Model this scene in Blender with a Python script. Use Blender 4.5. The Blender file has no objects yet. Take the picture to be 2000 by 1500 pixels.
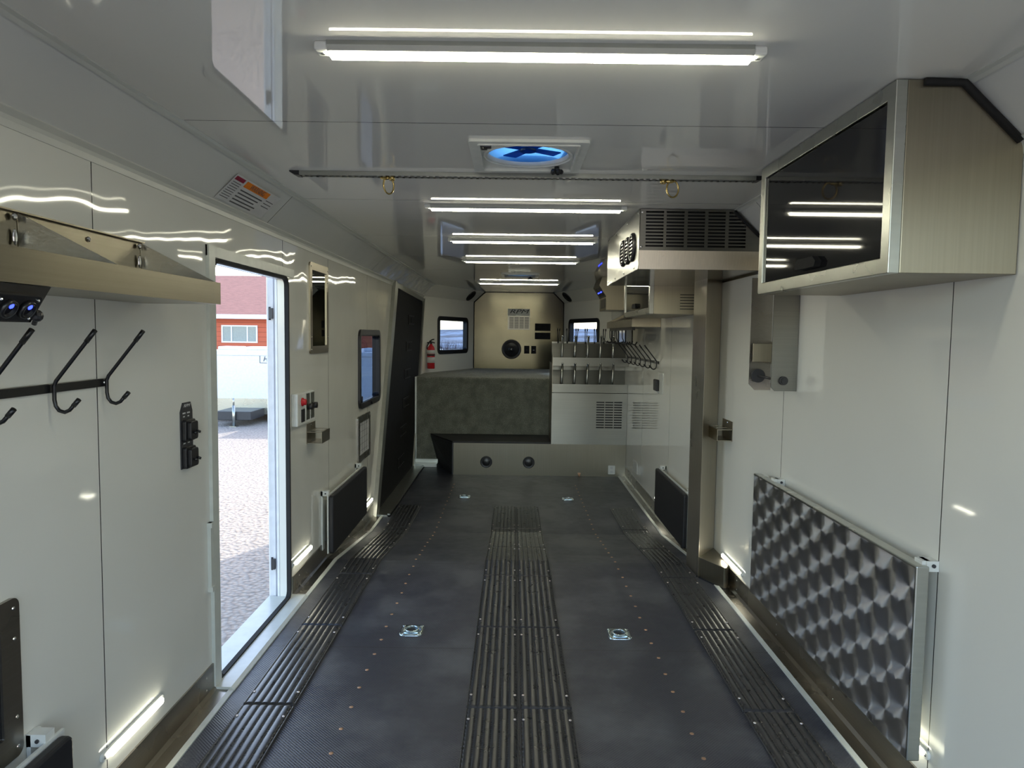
import bpy, bmesh, math, random
from mathutils import Vector, Matrix
random.seed(7)
SC = bpy.context.scene
PI = math.pi
W = 1.25          # half width of the interior
HC = 2.12         # ceiling height
ZL = -0.13        # lower front floor
YR, YF = -0.35, 11.0
NL, NR = -0.66, 0.72   # bulkhead half widths (left, right edge)
YV = 9.45         # where the nose starts
ZP = 0.945        # top of the carpeted platform

# ------------------------------------------------------------------ camera
def setup_camera():
    cam = bpy.data.cameras.new('camera'); o = bpy.data.objects.new('camera', cam)
    SC.collection.objects.link(o); SC.camera = o
    cam.sensor_width = 36.0; cam.lens = 1387.0 / 2000 * 36.0
    cam.clip_start = 0.02; cam.clip_end = 2000
    pitch, roll, yaw = math.atan(95/1387), 0.0128, -0.0020
    # camera space -> world: heading (yaw to the right positive), pitch down, roll clockwise picture
    fwd = Vector((math.sin(yaw)*math.cos(pitch), math.cos(yaw)*math.cos(pitch), -math.sin(pitch)))
    right = Vector((math.cos(yaw), -math.sin(yaw), 0))
    up = right.cross(fwd)
    r2 = right*math.cos(roll) + up*math.sin(roll)
    u2 = up*math.cos(roll) - right*math.sin(roll)
    m = Matrix((r2, u2, -fwd)).transposed().to_4x4()
    m.translation = Vector((-0.04, 0, 1.46))
    o.matrix_world = m
setup_camera()

# ------------------------------------------------------------------ world, sun, exposure
SKY_STRENGTH = 0.88
SUN_ENERGY = 6.0
LED = 35.0
MARK = 16.0
SC.view_settings.view_transform = 'Standard'; SC.view_settings.look = 'None'
SC.view_settings.gamma = 1; SC.view_settings.use_curve_mapping = False
SC.view_settings.exposure = 0.0
w = bpy.data.worlds.new('world'); SC.world = w; w.use_nodes = True
nt = w.node_tree; nt.nodes.clear()
sky = nt.nodes.new('ShaderNodeTexSky'); sky.sky_type = 'NISHITA'; sky.sun_disc = False
SUN_DIR = Vector((-0.8, -1.6, -1.0)).normalized()
sky.sun_elevation = math.asin(-SUN_DIR.z); sky.sun_rotation = math.atan2(-SUN_DIR.x, -SUN_DIR.y)
sky.altitude = 300; sky.air_density = 1.0; sky.dust_density = 1.5; sky.ozone_density = 1.5
bg = nt.nodes.new('ShaderNodeBackground'); bg.inputs['Strength'].default_value = SKY_STRENGTH
wo = nt.nodes.new('ShaderNodeOutputWorld')
tint = nt.nodes.new('ShaderNodeMix'); tint.data_type = 'RGBA'; tint.blend_type = 'MULTIPLY'; tint.inputs[0].default_value = 1
tint.inputs[7].default_value = (1.06, .96, .88, 1); nt.links.new(sky.outputs[0], tint.inputs[6]); nt.links.new(tint.outputs[2], bg.inputs[0]); nt.links.new(bg.outputs[0], wo.inputs[0])
sl = bpy.data.lights.new('sun', 'SUN'); sl.energy = SUN_ENERGY; sl.angle = 0.009; sl.color = (1, .93, .82)
so = bpy.data.objects.new('sun', sl); SC.collection.objects.link(so)
so.rotation_euler = SUN_DIR.to_track_quat('-Z', 'Y').to_euler(); so.location = (8, 20, 15)

# ------------------------------------------------------------------ helpers: meshes
class MB:
    def __init__(s): s.bm = bmesh.new()
    def verts(s, pts): return [s.bm.verts.new(p) for p in pts]
    def face(s, vs, smooth=False):
        try: f = s.bm.faces.new(vs); f.smooth = smooth; return f
        except ValueError: return None
    def poly(s, pts): s.face(s.verts(pts)); return s
    def box(s, x0, x1, y0, y1, z0, z1):
        v = s.verts([(x, y, z) for x in (x0, x1) for y in (y0, y1) for z in (z0, z1)])
        for a in ((0,1,3,2), (4,6,7,5), (0,4,5,1), (2,3,7,6), (0,2,6,4), (1,5,7,3)): s.face([v[i] for i in a])
        return s
    def prism(s, pts, axis, a, b):
        """pts 2D polygon in the two other axes (in xyz order), extruded from a to b on axis"""
        def P(p, t):
            if axis == 'x': return (t, p[0], p[1])
            if axis == 'y': return (p[0], t, p[1])
            return (p[0], p[1], t)
        A = s.verts([P(p, a) for p in pts]); B = s.verts([P(p, b) for p in pts])
        n = len(pts); s.face(A[::-1]); s.face(B)
        for i in range(n): s.face([A[i], A[(i+1)%n], B[(i+1)%n], B[i]])
        return s
    def ring(s, c, axis, r, n, ref=None):
        axis = Vector(axis).normalized()
        ref = Vector(ref) if ref else (Vector((0,0,1)) if abs(axis.z) < .9 else Vector((1,0,0)))
        u = axis.cross(ref).normalized(); v = axis.cross(u).normalized()
        return s.verts([Vector(c)+u*math.cos(2*PI*i/n)*r+v*math.sin(2*PI*i/n)*r for i in range(n)])
    def bridge(s, A, B, smooth=True):
        n = len(A)
        for i in range(n): s.face([A[i], A[(i+1)%n], B[(i+1)%n], B[i]], smooth)
    def lathe(s, o, axis, prof, n=20, cap=True):
        """prof: (distance along axis, radius)"""
        ax = Vector(axis).normalized(); rs = []
        for t, r in prof: rs.append(s.ring(Vector(o)+ax*t, ax, max(r, 1e-5), n))
        for A, B in zip(rs, rs[1:]): s.bridge(A, B)
        if cap: s.face(rs[0][::-1]); s.face(rs[-1])
        return s
    def cyl(s, p0, p1, r, n=12):
        p0, p1 = Vector(p0), Vector(p1)
        return s.lathe(p0, p1-p0, [(0, r), ((p1-p0).length, r)], n)
    def tube(s, path, r, n=8, closed=False):
        path = [Vector(p) for p in path]; k = len(path); rs = []
        prev = None
        for i, p in enumerate(path):
            if closed: d = path[(i+1)%k]-path[i-1]
            else: d = path[min(i+1, k-1)]-path[max(i-1, 0)]
            d.normalize()
            if prev is None:
                ref = Vector((0,0,1)) if abs(d.z) < .9 else Vector((1,0,0))
                u = d.cross(ref).normalized()
            else: u = (prev - d*prev.dot(d)).normalized()
            prev = u; v = d.cross(u)
            rs.append(s.verts([p+u*math.cos(2*PI*j/n)*r+v*math.sin(2*PI*j/n)*r for j in range(n)]))
        for A, B in zip(rs, rs[1:]): s.bridge(A, B)
        if closed: s.bridge(rs[-1], rs[0])
        else: s.face(rs[0][::-1]); s.face(rs[-1])
        return s
    def ball(s, c, r, n=12, sc=(1,1,1)):
        bmesh.ops.create_uvsphere(s.bm, u_segments=n, v_segments=max(6, n//2), radius=r,
            matrix=Matrix.Translation(c) @ Matrix.Diagonal((*sc, 1)))
        return s
    def plate(s, u, v, holes, P, t):
        """flat plate u0..u1 x v0..v1 with rectangular holes, P(u,v) -> point on its face, t = thickness vector"""
        us = sorted({u[0], u[1], *[h[0] for h in holes], *[h[1] for h in holes]})
        vs = sorted({v[0], v[1], *[h[2] for h in holes], *[h[3] for h in holes]})
        us = [a for a in us if u[0]-1e-9 <= a <= u[1]+1e-9]; vs = [a for a in vs if v[0]-1e-9 <= a <= v[1]+1e-9]
        F, B = {}, {}
        t = Vector(t)
        def g(i, j, D):
            if (i, j) not in D:
                p = Vector(P(us[i], vs[j]))
                D[(i, j)] = s.bm.verts.new(p if D is F else p+t)
            return D[(i, j)]
        def solid(i, j):
            if i < 0 or j < 0 or i >= len(us)-1 or j >= len(vs)-1: return False
            cu, cv = (us[i]+us[i+1])/2, (vs[j]+vs[j+1])/2
            return not any(h[0] < cu < h[1] and h[2] < cv < h[3] for h in holes)
        for i in range(len(us)-1):
            for j in range(len(vs)-1):
                if not solid(i, j): continue
                s.face([g(i,j,F), g(i+1,j,F), g(i+1,j+1,F), g(i,j+1,F)])
                s.face([g(i,j+1,B), g(i+1,j+1,B), g(i+1,j,B), g(i,j,B)])
                for (a, b, ni, nj) in (((i,j),(i+1,j),i,j-1), ((i+1,j),(i+1,j+1),i+1,j), ((i+1,j+1),(i,j+1),i,j+1), ((i,j+1),(i,j),i-1,j)):
                    if not solid(ni, nj): s.face([g(*b,F), g(*a,F), g(*a,B), g(*b,B)])
        return s
    def rring(s, u0, u1, v0, v1, r, wd, P, d0, d1, seg=5):
        """rounded rectangular ring, width wd inwards; P(u,v,d) -> point"""
        def loop(off, rad, d):
            pts = []
            for cx, cy, a0 in ((u1-off-rad, v1-off-rad, 0), (u0+off+rad, v1-off-rad, 90), (u0+off+rad, v0+off+rad, 180), (u1-off-rad, v0+off+rad, 270)):
                for k in range(seg+1):
                    a = math.radians(a0+90*k/seg); pts.append(P(cx+rad*math.cos(a), cy+rad*math.sin(a), d))
            return s.verts(pts)
        ri = max(r-wd, .004)
        L = [loop(0, r, d0), loop(0, r, d1), loop(wd, ri, d1), loop(wd, ri, d0)]
        for A, B in zip(L, L[1:]+L[:1]): s.bridge(A, B, False)
        return s
    def rplate(s, u0, u1, v0, v1, r, P, d0, d1, seg=5):
        def loop(d):
            pts = []
            for cx, cy, a0 in ((u1-r, v1-r, 0), (u0+r, v1-r, 90), (u0+r, v0+r, 180), (u1-r, v0+r, 270)):
                for k in range(seg+1):
                    a = math.radians(a0+90*k/seg); pts.append(P(cx+r*math.cos(a), cy+r*math.sin(a), d))
            return s.verts(pts)
        A, B = loop(d0), loop(d1); s.face(A[::-1]); s.face(B); s.bridge(A, B, False)
        return s
    def cut(s, co, no):
        r = bmesh.ops.bisect_plane(s.bm, geom=s.bm.verts[:]+s.bm.edges[:]+s.bm.faces[:], plane_co=co, plane_no=no, clear_outer=True)
        ed = [e for e in r['geom_cut'] if isinstance(e, bmesh.types.BMEdge)]
        if ed: bmesh.ops.holes_fill(s.bm, edges=ed)
        return s

def wpos(o):
    p = Vector((0, 0, 0))
    while o: p += o.location; o = o.parent
    return p
def build(name, mb, mat, parent=None, origin=None, bevel=0, recalc=True):
    if recalc: bmesh.ops.recalc_face_normals(mb.bm, faces=mb.bm.faces[:])
    off = Vector((0,0,0))
    if parent is not None: off = wpos(parent)
    elif origin is not None: off = Vector(origin)
    if off.length: bmesh.ops.translate(mb.bm, verts=mb.bm.verts[:], vec=-off)
    me = bpy.data.meshes.new(name); mb.bm.to_mesh(me); mb.bm.free()
    o = bpy.data.objects.new(name, me); SC.collection.objects.link(o)
    if mat: me.materials.append(mat)
    if parent is not None: o.parent = parent
    elif origin is not None: o.location = origin
    if bevel:
        b = o.modifiers.new('bevel', 'BEVEL'); b.width = bevel; b.segments = 2; b.limit_method = 'ANGLE'
    return o
def tag(o, label=None, cat=None, group=None, kind=None):
    if label: o['label'] = label
    if cat: o['category'] = cat
    if group: o['group'] = group
    if kind: o['kind'] = kind
    return o
def thing(name, label, cat, loc, group=None):
    o = bpy.data.objects.new(name, None); SC.collection.objects.link(o)
    o.location = loc; o.empty_display_size = .05
    return tag(o, label, cat, group)
def struct(name, mb, mat, **k):
    return tag(build(name, mb, mat, **k), kind='structure')
def dup(root, loc, label=None, group=None):
    def cp(o, parent):
        c = o.copy(); SC.collection.objects.link(c); c.parent = parent
        for ch in [x for x in KIDS.get(o.name, [])]: cp(ch, c)
        return c
    KIDS = {}
    for x in SC.objects:
        if x.parent: KIDS.setdefault(x.parent.name, []).append(x)
    r = cp(root, None); r.location = loc
    if label: r['label'] = label
    if group: r['group'] = group
    return r
def text_mesh(txt, size, depth, shear=0, bold=0):
    cu = bpy.data.curves.new('lettering', 'FONT'); cu.body = txt; cu.size = 1; cu.extrude = depth/size; cu.offset = 0
    cu.align_x = 'CENTER'; cu.align_y = 'CENTER'
    t = bpy.data.objects.new('lettering_source', cu); SC.collection.objects.link(t)
    bpy.context.view_layer.update()
    me = bpy.data.meshes.new_from_object(t.evaluated_get(bpy.context.evaluated_depsgraph_get()))
    bpy.data.objects.remove(t); bpy.data.curves.remove(cu)
    me.transform(Matrix.Scale(size, 4) @ Matrix(((1, shear, 0, 0), (0, 1, 0, 0), (0, 0, 1, 0), (0, 0, 0, 1))))
    return me
def text_obj(name, txt, size, depth, mat, parent, M, shear=0, bold=0):
    me = text_mesh(txt, size, depth, shear, bold); me.transform(M)
    if parent is not None: me.transform(Matrix.Translation(-wpos(parent)))
    me.materials.clear(); me.materials.append(mat)
    o = bpy.data.objects.new(name, me); SC.collection.objects.link(o)
    o.parent = parent
    return o
def basis(x, y, z, t):
    m = Matrix((x, y, z)).transposed().to_4x4(); m.translation = Vector(t); return m

# ------------------------------------------------------------------ helpers: materials
class N:
    def __init__(s, name):
        s.m = bpy.data.materials.new(name); s.m.use_nodes = True; s.t = s.m.node_tree; s.t.nodes.clear()
        s.out = s.t.nodes.new('ShaderNodeOutputMaterial'); s.p = None
    def n(s, ty, **k):
        x = s.t.nodes.new(ty)
        for a, b in k.items(): setattr(x, a, b)
        return x
    def l(s, a, b): s.t.links.new(a, b)
    def val(s, inp, v):
        if isinstance(v, bpy.types.NodeSocket): s.l(v, inp)
        else: inp.default_value = v
    def math(s, op, a, b=0.0, c=None):
        x = s.n('ShaderNodeMath', operation=op); s.val(x.inputs[0], a); s.val(x.inputs[1], b)
        if c is not None: s.val(x.inputs[2], c)
        return x.outputs[0]
    def bsdf(s, col, rough, metal=0.0, **k):
        p = s.n('ShaderNodeBsdfPrincipled'); s.p = p; s.l(p.outputs[0], s.out.inputs[0])
        s.val(p.inputs['Base Color'], (*col, 1) if isinstance(col, tuple) else col)
        s.val(p.inputs['Roughness'], rough); s.val(p.inputs['Metallic'], metal)
        for a, b in k.items(): s.val(p.inputs[a.replace('_', ' ')], b)
        return s
    def obj(s):
        c = s.n('ShaderNodeTexCoord'); return c.outputs['Object']
    def xyz(s, v):
        x = s.n('ShaderNodeSeparateXYZ'); s.l(v, x.inputs[0]); return x.outputs
    def scale(s, v, sc):
        x = s.n('ShaderNodeMapping'); s.l(v, x.inputs[0]); x.inputs['Scale'].default_value = sc; return x.outputs[0]
    def noise(s, v, scale, detail=3, rough=.5):
        x = s.n('ShaderNodeTexNoise'); s.l(v, x.inputs['Vector']); x.inputs['Scale'].default_value = scale
        x.inputs['Detail'].default_value = detail; x.inputs['Roughness'].default_value = rough; return x.outputs['Fac']
    def ramp(s, f, stops):
        x = s.n('ShaderNodeValToRGB'); s.l(f, x.inputs[0]); e = x.color_ramp.elements
        while len(e) < len(stops): e.new(.5)
        for i, (p, c) in enumerate(stops): e[i].position = p; e[i].color = (*c, 1) if len(c) == 3 else c
        return x.outputs[0]
    def mixc(s, f, a, b):
        x = s.n('ShaderNodeMix', data_type='RGBA'); s.val(x.inputs[0], f)
        s.val(x.inputs[6], (*a, 1) if isinstance(a, tuple) else a); s.val(x.inputs[7], (*b, 1) if isinstance(b, tuple) else b)
        return x.outputs[2]
    def bump(s, h, strength=1.0, dist=.001, normal=None):
        x = s.n('ShaderNodeBump'); s.l(h, x.inputs['Height']); x.inputs['Strength'].default_value = strength
        x.inputs['Distance'].default_value = dist
        if normal is not None: s.l(normal, x.inputs['Normal'])
        s.l(x.outputs[0], s.p.inputs['Normal']); return x.outputs[0]

def simple(name, col, rough=.5, metal=0.0, nz=.06, **k):
    a = N(name); f = a.noise(a.obj(), 18, 3)
    lo = tuple(max(0, c*(1-nz)) for c in col); hi = tuple(min(1, c*(1+nz)) for c in col)
    a.bsdf(a.ramp(f, [(.3, lo), (.7, hi)]), rough, metal, **k)
    return a.m
def lines_mask(a, coord, ys, half):
    m = None
    for y in ys:
        c = a.math('COMPARE', coord, y, half)
        m = c if m is None else a.math('MAXIMUM', m, c)
    return m
def panel_mat(name, ys, axis=1, base=(.755, .75, .69), wave=.9, rough=.045, half=.0022, sc=(1.6, 1.6, 1.6), buckle=None):
    a = N(name); o = a.obj(); m = lines_mask(a, a.xyz(o)[axis], ys, half)
    a.bsdf(a.mixc(m, base, (.03, .03, .03)) if m is not None else base, rough, **{'Coat_Weight': 0.0, 'IOR': 1.5})
    nzv = a.noise(a.scale(o, sc), 1.0, 1.5, .45)
    if buckle:      # sheet buckled more and more between these two distances along the trailer
        mr = a.n('ShaderNodeMapRange', interpolation_type='SMOOTHSTEP'); a.l(a.xyz(o)[1], mr.inputs[0])
        mr.inputs[1].default_value = buckle[0]; mr.inputs[2].default_value = buckle[1]
        nzv = a.math('ADD', nzv, a.math('MULTIPLY', mr.outputs[0], a.math('MULTIPLY', a.noise(a.scale(o, (5, 3, 5)), 1.0, 2), 4.0)))
    a.bump(nzv, wave, .006)
    return a.m
def alu(name, col=(.31, .28, .215), rough=.3, axis=(0, 0, 1), streak=(2, 2, 160), aniso=.75, var=.06):
    a = N(name); o = a.obj()
    f = a.noise(a.scale(o, streak), 1.0, 3); g = a.noise(o, 3.0, 3)
    c = a.ramp(f, [(.25, tuple(x*(1-var) for x in col)), (.75, tuple(min(1, x*(1+var)) for x in col))])
    c = a.mixc(a.math('MULTIPLY', g, .25), c, tuple(x*.8 for x in col))
    a.bsdf(c, a.math('MULTIPLY_ADD', g, .14, rough-.07), 1.0, Anisotropic=aniso, Anisotropic_Rotation=.25)
    t = a.n('ShaderNodeCombineXYZ')
    for i in range(3): t.inputs[i].default_value = axis[i]
    tv = a.n('ShaderNodeVectorTransform', vector_type='VECTOR', convert_from='OBJECT', convert_to='WORLD'); a.l(t.outputs[0], tv.inputs[0])
    a.l(tv.outputs[0], a.p.inputs['Tangent'])
    a.bump(f, .08, .0003)
    return a.m
def emit(name, col, st):
    a = N(name); e = a.n('ShaderNodeEmission'); e.inputs[0].default_value = (*col, 1); e.inputs[1].default_value = st
    a.l(e.outputs[0], a.out.inputs[0]); return a.m
def glass(name, tint, gloss=.05):
    a = N(name); t = a.n('ShaderNodeBsdfTransparent'); t.inputs[0].default_value = (*tint, 1)
    g = a.n('ShaderNodeBsdfGlossy'); g.inputs['Roughness'].default_value = .01
    lw_ = a.n('ShaderNodeLayerWeight'); lw_.inputs[0].default_value = .5
    f = a.math('MULTIPLY_ADD', a.math('POWER', lw_.outputs['Facing'], 4.0), .8, gloss)
    mx = a.n('ShaderNodeMixShader'); a.l(f, mx.inputs[0]); a.l(t.outputs[0], mx.inputs[1]); a.l(g.outputs[0], mx.inputs[2])
    a.l(mx.outputs[0], a.out.inputs[0]); return a.m

M = {}
M['wall_l'] = panel_mat('white_panel_left_wall', [2.055, 3.73, 4.63, 5.86], wave=1.3, sc=(2.6, 2.6, 2.6))
M['wall_r'] = panel_mat('white_panel_right_wall', [.9, 2.105, 3.38, 4.62, 5.83, 7.05, 8.2], wave=.3)
M['wall_n'] = panel_mat('white_panel_nose', [], wave=.3, base=(.84, .825, .75))
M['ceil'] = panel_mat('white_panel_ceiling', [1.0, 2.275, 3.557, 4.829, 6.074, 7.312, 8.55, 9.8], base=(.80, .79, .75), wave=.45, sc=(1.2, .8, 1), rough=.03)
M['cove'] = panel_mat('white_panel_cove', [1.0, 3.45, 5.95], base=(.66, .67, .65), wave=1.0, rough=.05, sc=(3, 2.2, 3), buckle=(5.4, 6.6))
M['covetrim'] = panel_mat('white_cove_moulding', [], base=(.60, .61, .57), wave=.8, rough=.38, sc=(3, 3, 3))
M['white'] = simple('white_paint', (.60, .62, .57), .3)
M['whitep'] = simple('white_plastic', (.72, .73, .69), .35)
M['outer'] = simple('white_exterior_paint', (.80, .82, .86), .3)
M['trim'] = alu('pale_aluminium_trim', (.62, .63, .58), .35, (0, 1, 0), (4, 60, 4), .3)
M['alu_v'] = alu('brushed_aluminium_upright_grain', axis=(0, 0, 1), streak=(160, 160, 2), rough=.34)
M['alu_h'] = alu('brushed_aluminium_level_grain', axis=(0, 1, 0), streak=(60, 2, 160), rough=.33)
M['alu_x'] = alu('brushed_aluminium_cross_grain', col=(.235, .23, .205), axis=(1, 0, 0), streak=(2, 60, 160), rough=.33)
M['alu_k'] = alu('brushed_aluminium_kick_plate', (.30, .28, .25), .28, axis=(0, 1, 0), streak=(60, 2, 160))
M['alu_b'] = alu('brushed_aluminium_bulkhead', (.088, .082, .060), .16, axis=(1, 0, 0), streak=(3, 3, 150))
M['mill'] = alu('mill_finish_aluminium', (.50, .51, .47), .28, (0, 1, 0), (8, 8, 60), .3)
M['alu_p'] = alu('brushed_aluminium_pillar', (.60, .55, .46), .30, (0, 0, 1), (160, 160, 2))
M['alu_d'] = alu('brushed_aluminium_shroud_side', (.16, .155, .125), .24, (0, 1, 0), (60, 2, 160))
M['alu_s'] = alu('polished_aluminium_underside', (.42, .40, .34), .12, (1, 0, 0), (2, 60, 160))
M['fixture'] = simple('grey_light_fixture', (.30, .31, .28), .4, .6)
M['ramp'] = simple('dull_black_ramp_rubber', (.010, .010, .011), .75, 0, .3, Specular_IOR_Level=.25)
M['zinc'] = simple('zinc_plated_steel', (.60, .70, .74), .22, 1.0, .15)
M['gold'] = simple('yellow_zinc_steel', (.58, .43, .16), .25, 1.0, .2)
M['copper'] = simple('coppery_screw_head', (.62, .38, .24), .4, .8, .3)
M['screwh'] = simple('bare_screw_head', (.75, .66, .62), .35, .8, .2)
M['chrome'] = simple('chrome_steel', (.75, .75, .73), .12, 1.0)
M['blk'] = simple('black_plastic', (.014, .014, .016), .35, 0, .2)
M['blkpow'] = simple('black_powder_coat', (.008, .008, .009), .28, 0, .2)
M['gloss'] = simple('black_gloss_panel', (.010, .010, .012), .04, 0, .1)
M['dkglass'] = simple('dark_mirror_panel', (.06, .06, .055), .03, .6, .1)
M['vinyl'] = simple('black_vinyl_cushion', (.013, .013, .016), .48, 0, .2)
M['foam'] = simple('black_foam_seal', (.01, .01, .01), .8, 0, .2)
M['red'] = simple('red_paint', (.55, .02, .03), .25)
M['mirror'] = simple('mirror_glass', (.72, .74, .70), .01, 1.0, .01)
M['led'] = emit('led_lens_glow', (1, .96, .74), LED)
M['mark'] = emit('marker_lens_glow', (1, .97, .78), MARK)
M['blue'] = emit('blue_indicator_glow', (.03, .05, 1), 6)
M['glass'] = glass('tinted_window_glass', (.15, .21, .31))
M['label'] = simple('pale_label_print', (.62, .62, .62), .4)
M['ink'] = simple('dark_label_ink', (.10, .10, .11), .5)
M['orange'] = simple('orange_label_ink', (.80, .22, .01), .4)
M['maroon'] = simple('dark_red_label_ink', (.30, .01, .05), .4)
M['dull'] = simple('dark_socket_metal', (.05, .05, .055), .45, .3)

def rubber_floor():
    a = N('black_rubber_flooring'); o = a.obj(); x, y, z = a.xyz(o)
    seam = lines_mask(a, y, [.78, 2.0, 3.22, 4.447, 5.69, 6.93, 8.15], .0025)
    n1 = a.noise(o, 2.2, 6, .65); n2 = a.noise(o, 14, 5, .6); n3 = a.noise(o, .8, 2)
    d = a.math('MULTIPLY', a.ramp(n1, [(.46, (0,0,0)), (.62, (1,1,1))]), n2)
    c = a.mixc(a.math('MULTIPLY', d, .8), (.028, .031, .048), (.15, .155, .165))
    c = a.mixc(seam, c, (.003, .003, .003))
    a.bsdf(c, a.math('MULTIPLY_ADD', n2, .2, .30), Specular_IOR_Level=.7)
    sx = a.math('SINE', a.math('MULTIPLY', x, 2*PI/.0125)); sy = a.math('SINE', a.math('MULTIPLY', y, 2*PI/.0125))
    h = a.math('MULTIPLY', sx, sy)
    a.bump(a.math('SUBTRACT', h, a.math('MULTIPLY', seam, 4.0)), .7, .0009)
    return a.m
M['rubber'] = rubber_floor()
def mat_plastic():
    a = N('black_traction_plastic'); o = a.obj(); n = a.noise(o, 30, 4)
    a.bsdf(a.ramp(n, [(.3, (.012, .013, .016)), (.8, (.030, .032, .038))]), a.math('MULTIPLY_ADD', n, .2, .2), Specular_IOR_Level=.65); return a.m
M['mat'] = mat_plastic()
def carpet():
    a = N('grey_carpet'); o = a.obj(); n = a.noise(o, 150, 5, .8); g = a.noise(o, 7, 5, .65); h = a.noise(o, 45, 4, .7)
    c = a.ramp(n, [(.36, (.05, .053, .04)), (.5, (.25, .26, .20)), (.64, (.62, .62, .53))])
    c = a.mixc(a.ramp(g, [(.40, (0, 0, 0)), (.62, (.55, .55, .55))]), c, (.10, .104, .085))
    a.bsdf(c, .95, Sheen_Weight=.3); a.bump(a.math('ADD', n, h), 1.0, .010); return a.m
M['carpet'] = carpet()
def gravel():
    a = N('pale_gravel'); o = a.obj()
    v = a.n('ShaderNodeTexVoronoi'); a.l(o, v.inputs['Vector']); v.inputs['Scale'].default_value = 22
    n = a.noise(o, .7, 4); n2 = a.noise(o, 6, 5, .7)
    c = a.ramp(v.outputs['Distance'], [(0, (.54, .47, .41)), (.45, (.37, .32, .275)), (1, (.10, .085, .07))])
    c = a.mixc(a.math('MULTIPLY', n, .5), c, (.42, .37, .33)); c = a.mixc(a.math('MULTIPLY', n2, .3), c, (.28, .26, .24))
    a.bsdf(c, .9); a.bump(a.math('ADD', v.outputs['Distance'], n2), .6, .03); return a.m
M['gravel'] = gravel()
def siding():
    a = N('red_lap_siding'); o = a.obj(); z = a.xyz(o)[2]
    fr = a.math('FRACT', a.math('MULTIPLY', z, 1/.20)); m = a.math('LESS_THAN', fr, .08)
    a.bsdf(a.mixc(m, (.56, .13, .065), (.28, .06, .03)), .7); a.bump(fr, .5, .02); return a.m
M['siding'] = siding()
def shingle():
    a = N('brown_red_roof_shingles'); o = a.obj(); br = a.n('ShaderNodeTexBrick'); a.l(a.scale(o, (1, 1.2, 2)), br.inputs[0])
    br.inputs['Color1'].default_value = (.36, .16, .13, 1); br.inputs['Color2'].default_value = (.27, .12, .10, 1)
    br.inputs['Mortar'].default_value = (.17, .08, .07, 1); br.inputs['Scale'].default_value = 3; br.inputs['Mortar Size'].default_value = .02
    a.bsdf(br.outputs[0], .85); return a.m
M['shingle'] = shingle()
def terrain():
    a = N('snow_and_scrub_hill'); o = a.obj(); z = a.xyz(o)[2]; n = a.noise(o, .035, 6, .65); n2 = a.noise(o, .25, 6, .7)
    f = a.math('ADD', a.math('MULTIPLY', n, .6), a.math('MULTIPLY', n2, .5))
    a.bsdf(a.ramp(f, [(.5, (.80, .84, .90)), (.6, (.33, .29, .27))]), .95); return a.m
M['hill'] = terrain()
M['brush'] = simple('bare_grey_twigs', (.30, .25, .22), .9, 0, .35)
M['bluefilm'] = N('blue_translucent_cover').m
def bluefilm():
    a = N('translucent_blue_vent_lid'); t = a.n('ShaderNodeBsdfTranslucent'); t.inputs[0].default_value = (.05, .17, .36, 1)
    g = a.n('ShaderNodeBsdfGlossy'); g.inputs['Roughness'].default_value = .12; g.inputs[0].default_value = (.35, .6, .9, 1)
    mx = a.n('ShaderNodeMixShader'); mx.inputs[0].default_value = .12
    a.l(t.outputs[0], mx.inputs[1]); a.l(g.outputs[0], mx.inputs[2]); a.l(mx.outputs[0], a.out.inputs[0])
    return a.m
M['bluefilm'] = bluefilm()

# ================================================================== THE SETTING
RA, RB = 4.5, 5.62    # floor ramp
def fz(y): return 0.0 if y <= RA else (ZL if y >= RB else ZL*(y-RA)/(RB-RA))
# floor
m = MB(); m.prism([(YR, 0), (RA, 0), (RB, ZL), (8.7, ZL), (8.7, -.3), (YR, -.3)], 'x', -W-.02, W+.02); struct('floor', m, M['rubber'])
# left wall with openings for the entry door and the window
PL = lambda u, v: (-W, u, v)
PR = lambda u, v: (W, u, v)
DY0, DY1, DZ0, DZ1 = 2.862, 3.79, .02, 1.742
m = MB(); m.plate((YR, YV), (-.32, 1.99), [(DY0, DY1, DZ0, DZ1), (5.55, 6.33, .90, 1.455)], PL, (-.05, 0, 0)); struct('wall_left', m, M['wall_l'])
m = MB(); m.plate((YR, YV), (-.32, 1.99), [], PR, (.05, 0, 0)); struct('wall_right', m, M['wall_r'])
# ceiling with two roof-vent holes
V1 = (-.15, .155, 2.51, 2.82); V2 = (-.15, .18, 7.70, 8.0)
m = MB(); m.plate((-1.3, 1.3), (YR, 11.05), [V1, V2], lambda u, v: (u, v, HC), (0, 0, .05)); struct('ceiling', m, M['ceil'])
# coves
for s, nm in ((-1, 'trim_1'), (1, 'trim_2')):
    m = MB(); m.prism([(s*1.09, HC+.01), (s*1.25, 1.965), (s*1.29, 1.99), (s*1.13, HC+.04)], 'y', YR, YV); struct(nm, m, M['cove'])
for k, s in enumerate((-1, 1)):
    m = MB()
    m.prism([(s*1.083, HC), (s*1.083, HC-.003), (s*1.096, HC-.006), (s*1.104, HC-.014), (s*1.12, HC)], 'y', YR, YV)
    m.prism([(s*1.2335, 1.985), (s*1.250, 1.937), (s*1.2465, 1.937), (s*1.243, 1.962), (s*1.229, 1.977)], 'y', YR, YV)
    struct('trim_%d' % (3+k), m, M['covetrim'])
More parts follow.
